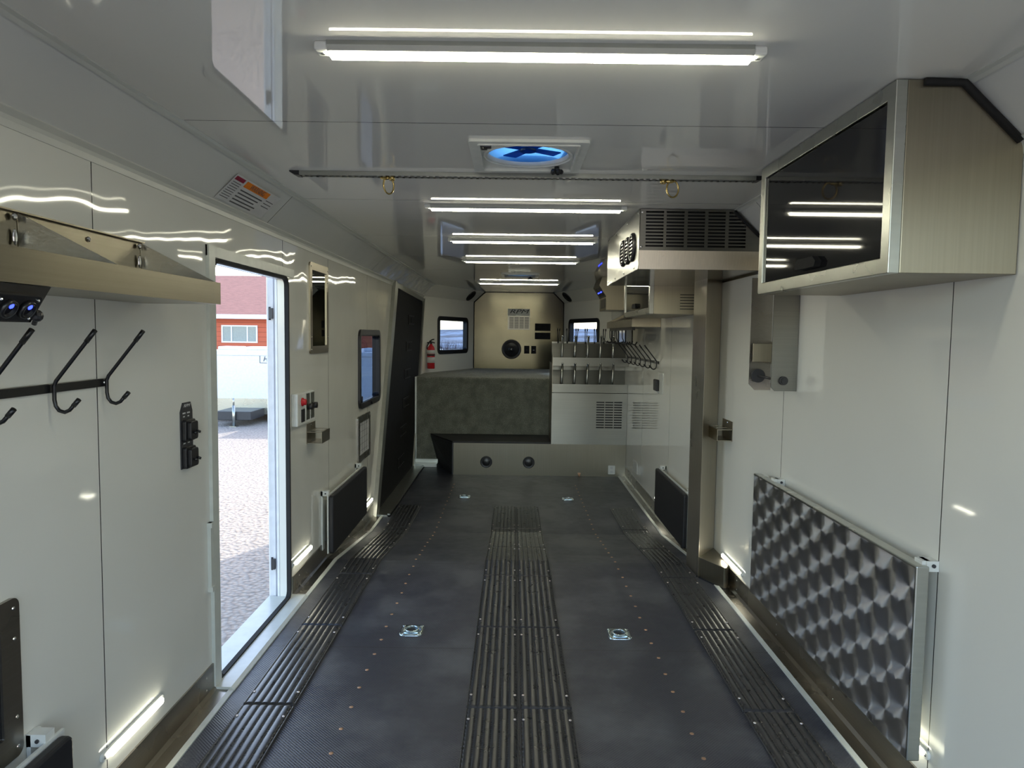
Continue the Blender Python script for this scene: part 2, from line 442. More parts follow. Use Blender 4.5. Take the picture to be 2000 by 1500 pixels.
# nose side walls (with a window each) and their coves
def nose(s, xe, n):
    p0 = Vector((s*W, YV, 0)); p1 = Vector((xe, YF+.02, 0)); d = (p1-p0); L = d.length; d.normalize()
    nin = Vector((-d.y, d.x, 0)); nin = nin if nin.x*s < 0 else -nin      # pointing into the room
    return p0, d, L, nin
NOSE = {-1: nose(-1, NL, 1), 1: nose(1, NR, 1)}
NWIN = {-1: (.42, 1.43, 1.185, 1.715), 1: (.36, 1.42, 1.19, 1.715)}
for s in (-1, 1):
    p0, d, L, nin = NOSE[s]; u0, u1, z0, z1 = NWIN[s]
    P = lambda u, v: p0+d*u+Vector((0, 0, v))
    m = MB(); m.plate((-.02, L), (.7, 1.99), [(u0+.04, u1-.04, z0+.04, z1-.04)], P, -nin*.04)
    struct('wall_nose_left' if s < 0 else 'wall_nose_right', m, M['wall_n'])
    q = [Vector((s*1.25, YV-.01, 1.965)), Vector((s*1.09, YV-.01, HC)), Vector(((-.49, .56)[s > 0], YF+.02, HC)), Vector(((NL, NR)[s > 0], YF+.02, 1.965))]
    m = MB(); A = m.verts(q); B = m.verts([p+Vector((0, 0, .03))-nin*.03 for p in q])
    m.face(A); m.face(B[::-1]); m.bridge(A, B, False); struct('trim_%d' % (5 if s < 0 else 6), m, M['wall_n'])
# front bulkhead: brushed aluminium with chamfered corners
m = MB(); m.prism([(NL, .8), (NR, .8), (NR, 1.965), (.56, HC), (-.49, HC), (NL, 1.965)], 'y', YF, YF+.02); struct('wall_front', m, M['alu_b'])
m = MB()
for a, b in (((NL, 1.962), (-.49, HC-.003)), ((NR, 1.962), (.56, HC-.003))):
    m.tube([(a[0], YF-.01, a[1]), (b[0], YF-.01, b[1])], .009, 6)
for x in (NL, NR): m.tube([(x, YF-.01, .95), (x, YF-.01, 1.965)], .007, 6)
m.tube([(-.49, YF-.01, HC-.003), (.56, YF-.01, HC-.003)], .004, 6)
struct('trim_7', m, M['foam'])
# kick plates that follow the floor, the floor flange and the pale edge line
def kick(s, spans, name):
    m = MB()
    for a, b in spans:
        ys = sorted({a, b, *[t for t in (RA, RB) if a < t < b]})
        for y0, y1 in zip(ys, ys[1:]):
            prof = lambda y: [(s*1.18, y, fz(y)+.004), (s*1.232, y, fz(y)+.006), (s*1.243, y, fz(y)+.018), (s*1.243, y, fz(y)+.115), (s*1.2495, y, fz(y)+.115), (s*1.2495, y, fz(y)-.02), (s*1.18, y, fz(y)-.02)]
            A, B = m.verts(prof(y0)), m.verts(prof(y1)); m.bridge(A, B, False)
            m.face(A[::-1]); m.face(B)
    return struct(name, m, M['alu_k'])
kick(-1, [(YR, 2.80), (3.84, 6.08)], 'baseboard_left'); kick(1, [(YR, 8.0)], 'baseboard_right')
for s, nm in ((-1, 'trim_8'), (1, 'trim_9')):
    m = MB(); ys = [YR, RA, RB, 8.0]
    for y0, y1 in zip(ys, ys[1:]):
        A = m.verts([(s*1.162, y0, fz(y0)-.01), (s*1.182, y0, fz(y0)-.01), (s*1.182, y0, fz(y0)+.009), (s*1.162, y0, fz(y0)+.005)])
        B = m.verts([(s*1.162, y1, fz(y1)-.01), (s*1.182, y1, fz(y1)-.01), (s*1.182, y1, fz(y1)+.009), (s*1.162, y1, fz(y1)+.005)])
        m.bridge(A, B, False); m.face(A[::-1]); m.face(B)
    struct(nm, m, M['white'])
# screws of the kick plates
def kick_screws():
    base = None
    for s in (-1, 1):
        y = .9
        while y < 7.9:
            ok = not (s < 0 and (2.75 < y < 3.87 or y > 6.0)) and not (s > 0 and 3.98 < y < 4.55)
            if ok:
                for dz in (.035, .085):
                    if base is None:
                        mb = MB(); mb.ball((0, 0, 0), .0045, 8, (.5, 1, 1)); base = build('rivet', mb, M['chrome']); o = base
                    else: o = base.copy(); SC.collection.objects.link(o)
                    o.location = (s*1.243, y, fz(y)+dz)
                    side = 'left' if s < 0 else 'right'
                    tag(o, 'small bright rivet head on the %s aluminium kick plate, %s row' % (side, 'lower' if dz < .05 else 'upper'), 'rivet', '%s row of rivets on the %s kick plate' % ('lower' if dz < .05 else 'upper', side))
            y += .61
kick_screws()

# entry door: frame, gasket, sill, and the leaf folded back outside
d1 = thing('door_1', None, None, (-W, DY0, 0)); d1['kind'] = 'structure'
PD = lambda u, v, d: (-W+d, u, v)
m = MB(); m.box(-1.30, -1.236, 2.80, DY0-.004, -.01, 1.80); m.box(-1.25, -1.243, 2.80, 3.90, 1.757, 1.80); build('door_frame', m, M['white'], d1)
m = MB(); m.rring(DY0-.012, DY1+.012, DZ0-.012, DZ1+.012, .05, .016, PD, -.012, .010); build('door_gasket', m, M['foam'], d1)
m = MB(); m.prism([(-1.16, .006), (-1.175, .016), (-1.30, .016), (-1.30, -.05), (-1.16, -.05)], 'y', 2.80, 3.84); m.box(-1.36, -1.262, DY0, DY1, -.04, .022); build('door_sill', m, M['white'], d1)
m = MB(); m.plate((DY0-.06, DY1+.06), (-.10, 1.80), [(DY0, DY1, DZ0, DZ1)], lambda u, v: (-1.302, u, v), (-.012, 0, 0)); build('outer_frame', m, M['outer'], d1)
A_ = math.asin(.325); hx, hy = -1.325, DY1+.012
dd = Vector((-math.sin(A_), math.cos(A_), 0)); dn = Vector((math.cos(A_), math.sin(A_), 0))
m = MB(); P = lambda u, v, t: Vector((hx, hy, 0))+dd*u+Vector((0, 0, v))-dn*t
m.rplate(.005, .93, -.24, 1.83, .04, P, 0, .035); leaf = build('door_leaf', m, M['outer'], d1, bevel=.004)
m = MB(); m.rring(.03, .905, -.20, 1.80, .03, .02, P, -.012, .002); build('leaf_seal', m, M['outer'], leaf)
for z in (.20, 1.56):
    m = MB(); m.box(-1.345, -1.325, 3.782, 3.80, z-.028, z+.028); m.cyl((-1.345, 3.80, z-.035), (-1.345, 3.80, z+.035), .006, 8); build('hinge', m, M['dull'], d1)
m = MB(); m.box(-1.25, -1.236, 2.775, 2.798, .42, .70); m.box(-1.25, -1.23, 2.772, 2.80, .42, .44); m.box(-1.25, -1.23, 2.772, 2.80, .68, .70); build('strike_cover', m, M['white'], d1)

# slanted ramp door with its pale frame
d2 = thing('door_2', None, None, (-W, 7.3, ZL)); d2['kind'] = 'structure'
def lw(pts, n0, n1, mb):
    A = mb.verts([(-W+n0, y, z) for y, z in pts]); B = mb.verts([(-W+n1, y, z) for y, z in pts]); mb.face(A[::-1]); mb.face(B); mb.bridge(A, B, False)
a0, a1, a2, a3 = (6.20, -.14), (8.42, -.14), (9.34, 1.885), (7.22, 1.93)   # opening corners
m = MB(); lw([a0, a1, (9.24, 1.66), (9.37, 1.80), (9.28, 1.883), a3], .002, .012, m); build('door_panel', m, M['ramp'], d2)
m = MB()
lw([(6.06, -.14), a0, a3, (7.17, 1.985), (7.08, 1.985)], .0, .035, m)
lw([a1, (8.50, -.14), (9.43, 1.93), a2], .0, .03, m)
lw([(7.17, 1.985), a3, a2, (9.43, 1.93)], .0, .02, m)
build('door_frame', m, M['trim'], d2)
m = MB(); m.box(-1.25, -1.10, 6.10, 8.45, ZL-.02, ZL+.012); m.box(-1.125, -1.10, 6.10, 8.45, ZL-.02, ZL+.024); build('door_threshold', m, M['trim'], d2)
for (y, z) in ((8.30, 1.625), (8.13, 1.325), (8.01, 1.02), (7.90, .71), (7.70, .42), (7.55, .11)):
    h = MB(); h.box(-1.2385, -1.2335, y-.24, y+.20, z-.055, z+.05); ho = build('grip_recess', h, M['ramp'], d2)
    h = MB()
    for k in range(5):
        yy = y-.2+k*.085; h.box(-1.2340, -1.231, yy, yy+.028, z+.040, z+.050); h.box(-1.2340, -1.231, yy, yy+.028, z-.055, z-.045)
    build('grip_slots', h, M['dull'], ho)
    h = MB(); h.box(-1.2335, -1.229, y-.06, y+.18, z-.03, z+.03); build('grip_block', h, M['ramp'], ho)
for z in (.95, 1.02): pass

# windows
def window(name, P, u0, u1, z0, z1, wd=.05, inward=.018):
    t = thing(name, None, None, P((u0+u1)/2, z0, 0)); t['kind'] = 'structure'
    m = MB(); m.rring(u0, u1, z0, z1, .075, wd, P, -.05, inward); build('window_frame', m, M['blk'], t, bevel=.004)
    m = MB(); m.rring(u0+wd*.7, u1-wd*.7, z0+wd*.7, z1-wd*.7, .05, .018, P, -.03, .008); build('inner_bezel', m, M['blkpow'], t)
    m = MB(); m.poly([P(u, v, -.018) for u, v in ((u0+wd*.8, z0+wd*.8), (u1-wd*.8, z0+wd*.8), (u1-wd*.8, z1-wd*.8), (u0+wd*.8, z1-wd*.8))]); build('window_pane', m, M['glass'], t)
    m = MB(); uc = (u0+u1)/2; a = Vector(P(uc, z0+.02, .018)); b = Vector(P(uc, z0+.02, .034)); m.cyl(a, b, .012, 10)
    m.cyl(Vector(P(u0+wd+.05, z0+wd-.01, .01)), Vector(P(u0+wd+.05, z0+wd+.05, .012)), .006, 8); build('window_latch', m, M['blkpow'], t)
window('window_1', lambda u, v, d: (-W+d, u, v), 5.51, 6.37, .862, 1.492, .05)
for s, nm in ((-1, 'window_2'), (1, 'window_3')):
    p0, d, L, nin = NOSE[s]
    window(nm, (lambda p0, d, nin: lambda u, v, t: p0+d*u+nin*t+Vector((0, 0, v)))(p0, d, nin), *NWIN[s], .058)

# pillar with its foot box, and header strip along the right wall
m = MB(); m.prism([(1.09, 4.50), (1.10, 4.24), (1.247, 4.44), (1.247, 4.66)], 'z', -.02, 1.83); pil = struct('trim_10', m, M['alu_p'], bevel=.004)
m = MB(); m.prism([(1.098, 4.27), (1.105, 4.245), (1.198, 4.045), (1.213, 4.05), (1.248, 4.12), (1.248, 4.46), (1.12, 4.30)], 'z', 0, .128); struct('trim_11', m, M['alu_v'], bevel=.002)
m = MB(); m.prism([(1.095, 4.262), (1.198, 4.036), (1.212, 4.042), (1.11, 4.27)], 'z', -.002, .008); struct('trim_12', m, M['foam'])
m = MB(); m.prism([(1.243, 1.80), (1.249, 1.80), (1.249, 1.86), (1.225, 1.86), (1.225, 1.852), (1.243, 1.85)], 'y', 2.85, 4.45); struct('trim_13', m, M['alu_h'])

# ================================================================== FRONT: platform, bench, boot rack
t = thing('carpeted_platform', 'raised nose platform covered in grey carpet behind the bench', 'platform', (0, 8.6, ZL))
m = MB(); A = [(-1.248, 8.6), (.43, 8.6), (.43, 8.75), (1.248, 8.75), (1.248, YV), (NR-.005, YF-.005), (NL+.005, YF-.005), (-1.248, YV)]
m.prism(A, 'z', ZL, ZP); build('carpet', m, M['carpet'], t, bevel=.02)
m = MB(); m.box(.41, .434, 8.598, 8.62, .245, ZP+.15); build('corner_angle', m, M['trim'], t)
m = MB(); m.box(-1.24, -.95, 8.45, 8.598, ZL, ZL+.035); m.box(-1.24, -.95, 8.57, 8.598, ZL+.035, ZL+.075); struct('trim_14', m, M['trim'])
m = MB(); m.box(-1.235, -1.215, 8.5975, 8.61, ZL+.075, ZP); build('side_angle', m, M['trim'], t)
m = MB()
for (z0, z1) in ((.86, 1.0), (.62, .76)):
    m = MB(); m.box(.400, .424, 8.5975, 8.61, z0, z1); build('hinge_pad', m, M['blk'], t)

t = thing('bench', 'low brushed aluminium bench with black seat in front of the carpeted platform', 'bench', (.25, 8.0, ZL))
m = MB(); m.prism([(-.712, 8.0), (1.248, 8.0), (1.248, 8.590), (-1.0, 8.590)], 'z', ZL, .235)
vs = m.bm.verts[:]
for v in vs:
    if v.co.y > 8.5 and v.co.x < -.9 and v.co.z > 0: v.co.x = -1.03
    if v.co.y > 8.5 and v.co.x < -.9 and v.co.z < 0: v.co.x = -.93
build('bench_body', m, M['alu_v'], t)
m = MB(); m.prism([(-.725, 7.99), (.392, 7.99), (.392, 8.590), (-1.045, 8.590)], 'z', .236, .256); build('seat_top', m, M['vinyl'], t, bevel=.006)
m = MB(); A = m.verts([(-.716, 8.0, ZL+.002), (-.716, 8.0, .233), (-1.034, 8.6, .233), (-.934, 8.6, ZL+.002)]); B = m.verts([(-.726, 8.0, ZL+.002), (-.726, 8.0, .233), (-1.044, 8.6, .233), (-.944, 8.6, ZL+.002)])
m.face(A); m.face(B[::-1]); m.bridge(A, B, False); build('end_panel', m, M['dull'], t)
for i, x in enumerate((-.338, .145)):
    s_ = thing('speaker', 'round black speaker in the bench front, %s of the two' % ('left' if i == 0 else 'right'), 'speaker', (x, 8.0, .02), 'speakers in the bench front')
    m = MB(); m.lathe((x, 8.0, .02), (0, -1, 0), [(0, .068), (.008, .066), (.010, .058), (.004, .050)], 28); build('speaker_rim', m, M['blk'], s_)
    m = MB(); m.lathe((x, 7.999, .02), (0, -1, 0), [(.0, .050), (.003, .045), (.006, .02), (.008, .0)], 24); build('speaker_grille', m, M['blkpow'], s_)
o = thing('power_outlet', 'white power outlet low on the bench front beside right wall', 'outlet', (1.09, 8.0, -.10))
m = MB(); m.rplate(1.05, 1.128, -.103, -.003, .008, lambda u, v, d: (u, 8.0-d, v), 0, .006); build('cover_plate', m, M['whitep'], o)
for z in (-.03, -.075):
    m = MB(); m.box(1.075, 1.103, 7.992, 7.995, z-.010, z+.010); build('socket', m, M['label'], o)
m = MB(); m.cyl((.72, 7.985, ZL), (.72, 7.985, ZL+.03), .012, 10); m.box(.705, .735, 7.98, 8.0, ZL+.02, ZL+.04)
tag(build('drain_fitting', m, M['copper'], origin=(.72, 7.985, ZL)), 'small brass drain fitting at the foot of the bench', 'fitting')

# boot and glove drying rack
t = thing('boot_dryer', 'brushed aluminium boot and glove drying rack above the bench, right of platform', 'drying rack', (.8, 8.0, .24))
GX = [(.896, .949), (.957, 1.010), (1.018, 1.070), (1.078, 1.130), (1.138, 1.190)]
holes = [(.90+.1*i, .99+.1*i, .425+.0285*j, .440+.0285*j) for i in range(3) for j in range(11)]
m = MB(); m.plate((.395, 1.248), (.237, .80), holes, lambda u, v: (u, 7.985, v), (0, .004, 0)); build('front_panel', m, M['alu_x'], t)
m = MB(); m.box(.88, 1.21, 8.03, 8.035, .41, .75); build('grille_backing', m, M['blk'], t)
m = MB(); m.plate((7.99, 8.59), (.237, 1.15), [], lambda u, v: (.395, u, v), (.004, 0, 0)); build('side_panel', m, M['alu_v'], t)
m = MB()
m.prism([(7.985, .80), (7.985, .818), (8.06, .90), (8.065, .90), (8.01, .815), (8.01, .80)], 'x', .397, 1.248)   # lower lip
build('lower_ledge', m, M['alu_x'], t)
def trough(z):   # leaning front plate, floor of the trough and inclined back
    m = MB(); m.prism([(7.985, z), (7.99, z), (7.99, z+.095), (7.985, z+.095)], 'x', .40, 1.248)
    m.prism([(7.99, z), (8.16, z), (8.16, z+.004), (7.99, z+.004)], 'x', .40, 1.248)
    m.prism([(8.16, z), (8.165, z), (8.235, z+.25), (8.23, z+.25)], 'x', .40, 1.248); return m
build('lower_trough', trough(.825), M['alu_x'], t); build('upper_trough', trough(1.125), M['alu_x'], t)
m = MB(); m.prism([(8.225, 1.07), (8.23, 1.07), (8.26, 1.395), (8.255, 1.395)], 'x', .40, 1.248); m.box(.40, 1.19, 8.245, 8.252, 1.345, 1.39); build('back_plate', m, M['alu_x'], t)
for z in (.825, 1.125):
    m = MB(); m.prism([(7.987, z), (8.16, z), (8.19, z+.14), (7.987, z+.10)], 'x', .397, .402); build('gusset', m, M['alu_v'], t)
for z0, h0 in ((1.215, .25), (.93, .23)):
    for i in range(5):
        x = .503+i*.1435
        m = MB(); m.tube([(x, 8.05, z0-.05), (x, 8.035, z0), (x+.006, 7.99, z0+h0-.012)], .0135, 12)
        p = build('peg', m, M['mill'], t)
        m = MB(); m.lathe((x+.006, 7.99, z0+h0-.013), (0, -.17, .98), [(0, .0145), (.012, .0145), (.014, .008), (.004, .007)], 12); build('peg_tip', m, M['chrome'], p)
for i in range(7):
    x = .471+i*.1055
    g = MB()
    for dx in (-.012, .012): g.tube([(x, 8.24, 1.368), (x+dx*.5, 8.22, 1.40), (x+dx, 8.17, 1.545)], .0045, 6)
    for dx in (-.012, .012): g.tube([(x+dx, 8.171, 1.52), (x+dx, 8.17, 1.547)], .007, 6)
    g.ball((x, 8.238, 1.368), .014, 8, (1, .5, 1)); build('glove_prong', g, M['blkpow'], t)

# bulkhead fittings
t = thing('return_air_grille', 'louvred grille with RPM logo high on the aluminium bulkhead', 'grille', (.03, YF, 1.55))
holes = [(-.115+.078*i, -.115+.078*i+.066, 1.572+.0195*j, 1.583+.0195*j) for i in range(4) for j in range(9)]
m = MB(); m.plate((-.139, .199), (1.548, 1.760), holes, lambda u, v: (u, YF-.022, v), (0, .003, 0)); build('louvre', m, M['alu_x'], t)
m = MB(); m.box(-.12, .19, YF-.012, YF-.004, 1.56, 1.75); build('louvre_backing', m, M['blk'], t)
m = MB(); m.prism([(YF-.022, 1.760), (YF-.019, 1.760), (YF-.001, 1.868), (YF-.004, 1.868)], 'x', -.139, .199); build('logo_plate', m, M['mill'], t)
B_ = basis(Vector((1, 0, 0)), Vector((0, .16, .987)), Vector((0, -.987, .16)), (.04, YF-.017, 1.825))
text_obj('lettering', 'RPM', .105, .0015, M['blkpow'], t, B_ @ Matrix.Diagonal((1.45, .8, 1, 1)), .30, .0012)
t = thing('subwoofer', 'large round black subwoofer on the aluminium bulkhead', 'speaker', (-.078, YF, 1.10))
m = MB(); m.lathe((-.078, YF, 1.245), (0, -1, 0), [(0, .152), (.02, .150), (.026, .140), (.020, .125), (.012, .12)], 40); build('speaker_rim', m, M['blk'], t)
m = MB(); m.lathe((-.078, YF-.010, 1.245), (0, -1, 0), [(0, .12), (.012, .10), (.002, .05), (.012, .04), (.016, 0)], 36); build('speaker_cone', m, M['blkpow'], t)
text_obj('logo', 'K', .035, .001, M['label'], t, basis(Vector((1,0,0)), Vector((0,0,1)), Vector((0,-1,0)), (-.078, YF-.028, 1.245)), .3, .001)
for i, (z0, z1) in enumerate(((1.535, 1.648), (1.405, 1.508))):
    m = MB(); m.box(.281, .521, YF-.018, YF, z0, z1)
    tag(build('control_module', m, M['ramp'], origin=(.40, YF, z0), bevel=.004), 'flat black rectangular module on bulkhead, %s of two' % ('upper' if i == 0 else 'lower'), 'control panel', 'black modules on the bulkhead')
for i, (x0, x1) in enumerate(((.119, .200), (.228, .304))):
    t = thing('wall_plate', 'small black %s plate on bulkhead, %s of the pair' % ('blank', 'left') if i == 0 else 'small black plate with white switch on bulkhead, right of the pair', 'wall plate', ((x0+x1)/2, YF, 1.18), 'black plates on the bulkhead')
    m = MB(); m.box(x0, x1, YF-.012, YF, 1.181, 1.302); build('cover_plate', m, M['ramp'], t, bevel=.003)
    m = MB(); m.box((x0+x1)/2-.012, (x0+x1)/2+.012, YF-.016, YF-.011, 1.232, 1.240); build('marking', m, M['label' if i else 'dull'], t)

# nose cove speakers
for s in (-1, 1):
    q0 = Vector((s*1.17, YV, 2.0425)); q1 = Vector(((-.575, .64)[s > 0], YF, 2.0425)); c = q0.lerp(q1, .80 if s < 0 else .80)
    ed = (q1-q0).normalized(); up_ = Vector((-s*.16, 0, .155)); no = ed.cross(up_).normalized(); no = no if no.z < 0 else -no
    t = thing('cove_speaker', 'oval-looking black speaker in the sloping ceiling cove, above the %s nose window' % ('left' if s < 0 else 'right'), 'speaker', c, 'speakers in the nose cove')
    m = MB(); m.lathe(c, no, [(0, .095), (.012, .092), (.016, .078), (.010, .07)], 28); build('speaker_rim', m, M['blk'], t)
    m = MB(); m.lathe(c+no*.005, no, [(0, .072), (.006, .06), (.010, 0)], 24); build('speaker_grille', m, M['blkpow'], t)

# fire extinguisher in the left nose corner
p0, dv, L, nin = NOSE[-1]; ec = p0+dv*.10+nin*.07; ex, ey = ec.x, ec.y
t = thing('fire_extinguisher', 'red fire extinguisher hanging in the left nose corner beside the window', 'fire extinguisher', (ex, ey, 1.0))
m = MB(); m.lathe((ex, ey, 1.0), (0, 0, 1), [(0, .045), (.006, .05), (.26, .05), (.29, .042), (.315, .022), (.33, .016)], 24); build('cylinder_body', m, M['red'], t)
m = MB(); m.lathe((ex, ey, 1.08), (0, 0, 1), [(0, .0508), (.075, .0508)], 24); m.lathe((ex, ey, 1.20), (0, 0, 1), [(0, .0508), (.05, .0508)], 24); build('paper_label', m, M['label'], t)
m = MB(); m.lathe((ex, ey, 1.175), (0, 0, 1), [(0, .054), (.02, .054)], 24); build('strap', m, M['blk'], t)
m = MB(); m.cyl((ex, ey, 1.33), (ex, ey, 1.36), .016, 10); m.tube([(ex-.05, ey-.02, 1.345), (ex, ey, 1.36), (ex+.05, ey-.01, 1.345)], .009, 8); m.tube([(ex-.02, ey, 1.365), (ex+.02, ey-.02, 1.39), (ex+.045, ey-.02, 1.395)], .009, 8); m.tube([(ex-.02, ey, 1.35), (ex-.05, ey-.01, 1.31), (ex-.052, ey-.01, 1.26)], .007, 8)
build('valve_handle', m, M['blk'], t)

# ================================================================== CEILING FITTINGS
def ceiling_light(y, label):
    t = thing('ceiling_light', label, 'light', (.015, y, HC), 'LED strip lights across the ceiling')
    x0, x1 = -.472, .495
    m = MB(); m.prism([(y-.025, HC), (y+.025, HC), (y+.025, HC-.010), (y+.021, HC-.022), (y+.0175, HC-.022), (y+.0175, HC-.016), (y-.0175, HC-.016), (y-.0175, HC-.022), (y-.021, HC-.022), (y-.025, HC-.010)], 'x', x0, x1); build('housing', m, M['fixture'], t)
    m = MB(); m.prism([(y-.017, HC-.0165), (y+.017, HC-.0165), (y+.017, HC-.0215), (y+.0125, HC-.031), (y-.0125, HC-.031), (y-.017, HC-.0215)], 'x', x0+.004, x1-.004); build('lens', m, M['led'], t)
    for a, b in ((x0-.03, x0+.002), (x1-.002, x1+.03)):
        m = MB(); m.box(a, b, y-.022, y+.022, HC-.021, HC); e = build('end_cap', m, M['whitep'], t, bevel=.005)
        m = MB(); m.cyl(((a+b)/2, y, HC-.019), ((a+b)/2, y, HC-.023), .005, 8); build('screw', m, M['chrome'], e)
for y, lb in ((1.674, 'long LED strip light across the ceiling, nearest and largest of five'), (3.668, 'LED strip light across the ceiling, second from the camera'), (4.93, 'LED strip light across the ceiling, middle one of five'), (6.27, 'LED strip light across the ceiling, fourth from the camera'), (8.87, 'LED strip light across the ceiling over the carpeted platform, farthest of five')):
    ceiling_light(y, lb)

def roof_vent(cx, cy, label, sx=.207, sy=.222):
    t = thing('roof_vent', label, 'roof vent', (cx, cy, HC), 'roof vents')
    P = lambda u, v, d: (u, v, HC-d)
    m = MB(); m.rring(cx-sx, cx+sx, cy-sy, cy+sy, .012, .035, P, 0, .010); m.rring(cx-sx+.03, cx+sx-.03, cy-sy+.03, cy+sy-.03, .008, .008, P, -.004, .014); build('vent_frame', m, M['whitep'], t)
    m = MB(); n = 40; hx_, hy_ = sx-.033, sy-.033; r = .150      # recessed tray, square outside and round hole inside
    out = []; inn = []; in2 = []
    for i in range(n):
        a = 2*PI*i/n; c, s_ = math.cos(a), math.sin(a); k = min(hx_/max(abs(c), 1e-6), hy_/max(abs(s_), 1e-6))
        out.append((cx+c*k, cy+s_*k, HC-.002)); inn.append((cx+c*r, cy+s_*r, HC-.002)); in2.append((cx+c*(r-.004), cy+s_*(r-.004), HC+.012))
    O, I, J = m.verts(out), m.verts(inn), m.verts(in2); m.bridge(O, I, False); m.bridge(I, J, True)
    m.tube([(cx+.163*math.cos(2*PI*i/24), cy+.163*math.sin(2*PI*i/24), HC-.003) for i in range(24)], .004, 6, True)
    build('vent_tray', m, M['whitep'], t)
    m = MB(); rings = []     # domed lid seen from below, with soft folds
    for j, (rr, z) in enumerate(((.155, HC+.004), (.150, HC+.022), (.125, HC+.045), (.085, HC+.055), (.04, HC+.058))):
        rings.append(m.verts([(cx+rr*math.cos(2*PI*i/n), cy+rr*math.sin(2*PI*i/n), z+.010*math.sin(3*2*PI*i/n)*(j > 0)) for i in range(n)]))
    for A, B in zip(rings, rings[1:]): m.bridge(A, B)
    m.face(rings[-1]); build('vent_lid', m, M['bluefilm'], t)
    m = MB(); m.cyl((cx, cy, HC+.015), (cx, cy, HC+.05), .03, 14)
    for k in range(4):
        a = k*PI/2+.5; c, s_ = math.cos(a), math.sin(a)
        m.prism([(cx+c*.02-s_*.02, cy+s_*.02+c*.02), (cx+c*.13-s_*.035, cy+s_*.13+c*.035), (cx+c*.13+s_*.02, cy+s_*.13-c*.02), (cx+c*.02+s_*.02, cy+s_*.02-c*.02)], 'z', HC+.022, HC+.026)
    build('fan', m, M['bluefilm'], t)
    m = MB(); kx, ky = cx+.125, cy-sy+.045+.30*0; ky = cy+sy-.06+0*0
    kx, ky = cx+.115, cy+.155
    m.cyl((kx, ky, HC), (kx, ky, HC-.022), .010, 10)
    for a in range(5): m.ball((kx+.017*math.cos(a*2*PI/5), ky+.017*math.sin(a*2*PI/5), HC-.022), .010, 8)
    build('crank_knob', m, M['blk'], t)
    m = MB(); m.box(cx-.168, cx-.145, cy-.165, cy-.115, HC-.012, HC-.003); m.box(cx-.160, cx-.130, cy-.175, cy-.150, HC-.016, HC-.003); build('switch', m, M['blk'], t, bevel=.003)
roof_vent(.003, 2.665, 'square white roof vent with blue lid, between the two nearest lights')
roof_vent(.018, 7.85, 'small-looking white roof vent with blue lid near the front of the ceiling')

t = thing('ceiling_track', 'notched aluminium tie-down track across the ceiling behind the roof vent', 'track', (.006, 2.97, HC))
m = MB(); m.plate((-.925, .938), (2.945, 2.995), [], lambda u, v: (u, v, HC-.0005), (0, 0, -.006))
m.box(-.925, .938, 2.945, 2.958, HC-.016, HC-.006); m.box(-.925, .938, 2.982, 2.995, HC-.016, HC-.006); build('rail', m, M['fixture'], t)
m = MB(); k = -.915
while k < .93:
    m.box(k, k+.010, 2.955, 2.963, HC-.0175, HC-.0155); m.box(k, k+.010, 2.977, 2.985, HC-.0175, HC-.0155); k += .0254
build('notch_teeth', m, M['chrome'], t)
m = MB(); m.box(-.925, .938, 2.958, 2.982, HC-.010, HC-.006); build('slot', m, M['dull'], t)
for a, b in ((-.965, -.925), (.938, .978)):
    e = a if a < 0 else b; i_ = b if a < 0 else a
    m = MB(); m.prism([(i_, HC), (i_, HC-.018), (i_+(e-i_)*.45, HC-.017), (e, HC-.005), (e, HC)], 'y', 2.943, 2.997); build('end_cap', m, M['blk'], t)
def dring(x, lean, label):
    t = thing('tie_down_ring', label, 'ring', (x, 2.965, HC-.02), 'brass-coloured rings on the ceiling track')
    m = MB(); m.cyl((x-.03*(1 if lean > 0 else -.8), 2.965, HC-.012), (x-.03*(1 if lean > 0 else -.8), 2.965, HC-.032), .011, 12); m.ball((x-.004, 2.965, HC-.022), .010, 10, (2.2, 1, .8)); build('stud_fitting', m, M['gold'], t)
    c = Vector((x+.010, 2.965, HC-.052)); m = MB()
    ax = Vector((math.cos(lean*.6+(.0 if lean > 0 else 1.05)), math.sin(lean*.6+(.0 if lean > 0 else 1.05)), 0))
    m.tube([c+ax*.027*math.cos(2*PI*i/24)+Vector((0, 0, .034*math.sin(2*PI*i/24))) for i in range(24)], .0035, 8, True); build('ring', m, M['gold'], t)
dring(-.573, -.3, 'brass-coloured tie-down ring hanging edge-on from left part of the ceiling track')
dring(.593, .5, 'round brass-coloured tie-down ring hanging from right part of the ceiling track')

# warning sticker on the left cove
cv = Vector((.16, 0, .155)).normalized()  # up-slope direction on the left cove: from wall to ceiling
st0 = Vector((-1.25, 0, 1.965)); sn = Vector((.155, 0, -.16)).normalized()
def CP(y, v, d): return st0+cv*v+Vector((0, y, 0))+sn*(d+.0015)
t = thing('warning_label', 'white warning sticker with orange banner on the left ceiling cove', 'sticker', CP(3.05, .02, 0))
m = MB(); m.plate((2.83, 3.34), (.035, .165), [], lambda u, v: CP(u, v, 0), sn*.0006); build('backing', m, M['label'], t)
m = MB(); m.plate((2.95, 3.22), (.128, .158), [], lambda u, v: CP(u, v, .0008), sn*.0004); build('banner', m, M['orange'], t)
m = MB(); m.plate((2.84, 2.93), (.140, .158), [], lambda u, v: CP(u, v, .0008), sn*.0004); build('red_tab', m, M['maroon'], t)
text_obj('lettering', 'WARNING', .034, .0003, M['ink'], t, basis(Vector((0, 1, 0)), cv, Vector((0,1,0)).cross(cv), CP(3.09, .143, .0013)), 0, .0004)
m = MB()
for j in range(5):
    m.plate((2.955, 3.20-.02*(j % 3)), (.108-.016*j, .114-.016*j), [], lambda u, v: CP(u, v, .0008), sn*.0003)
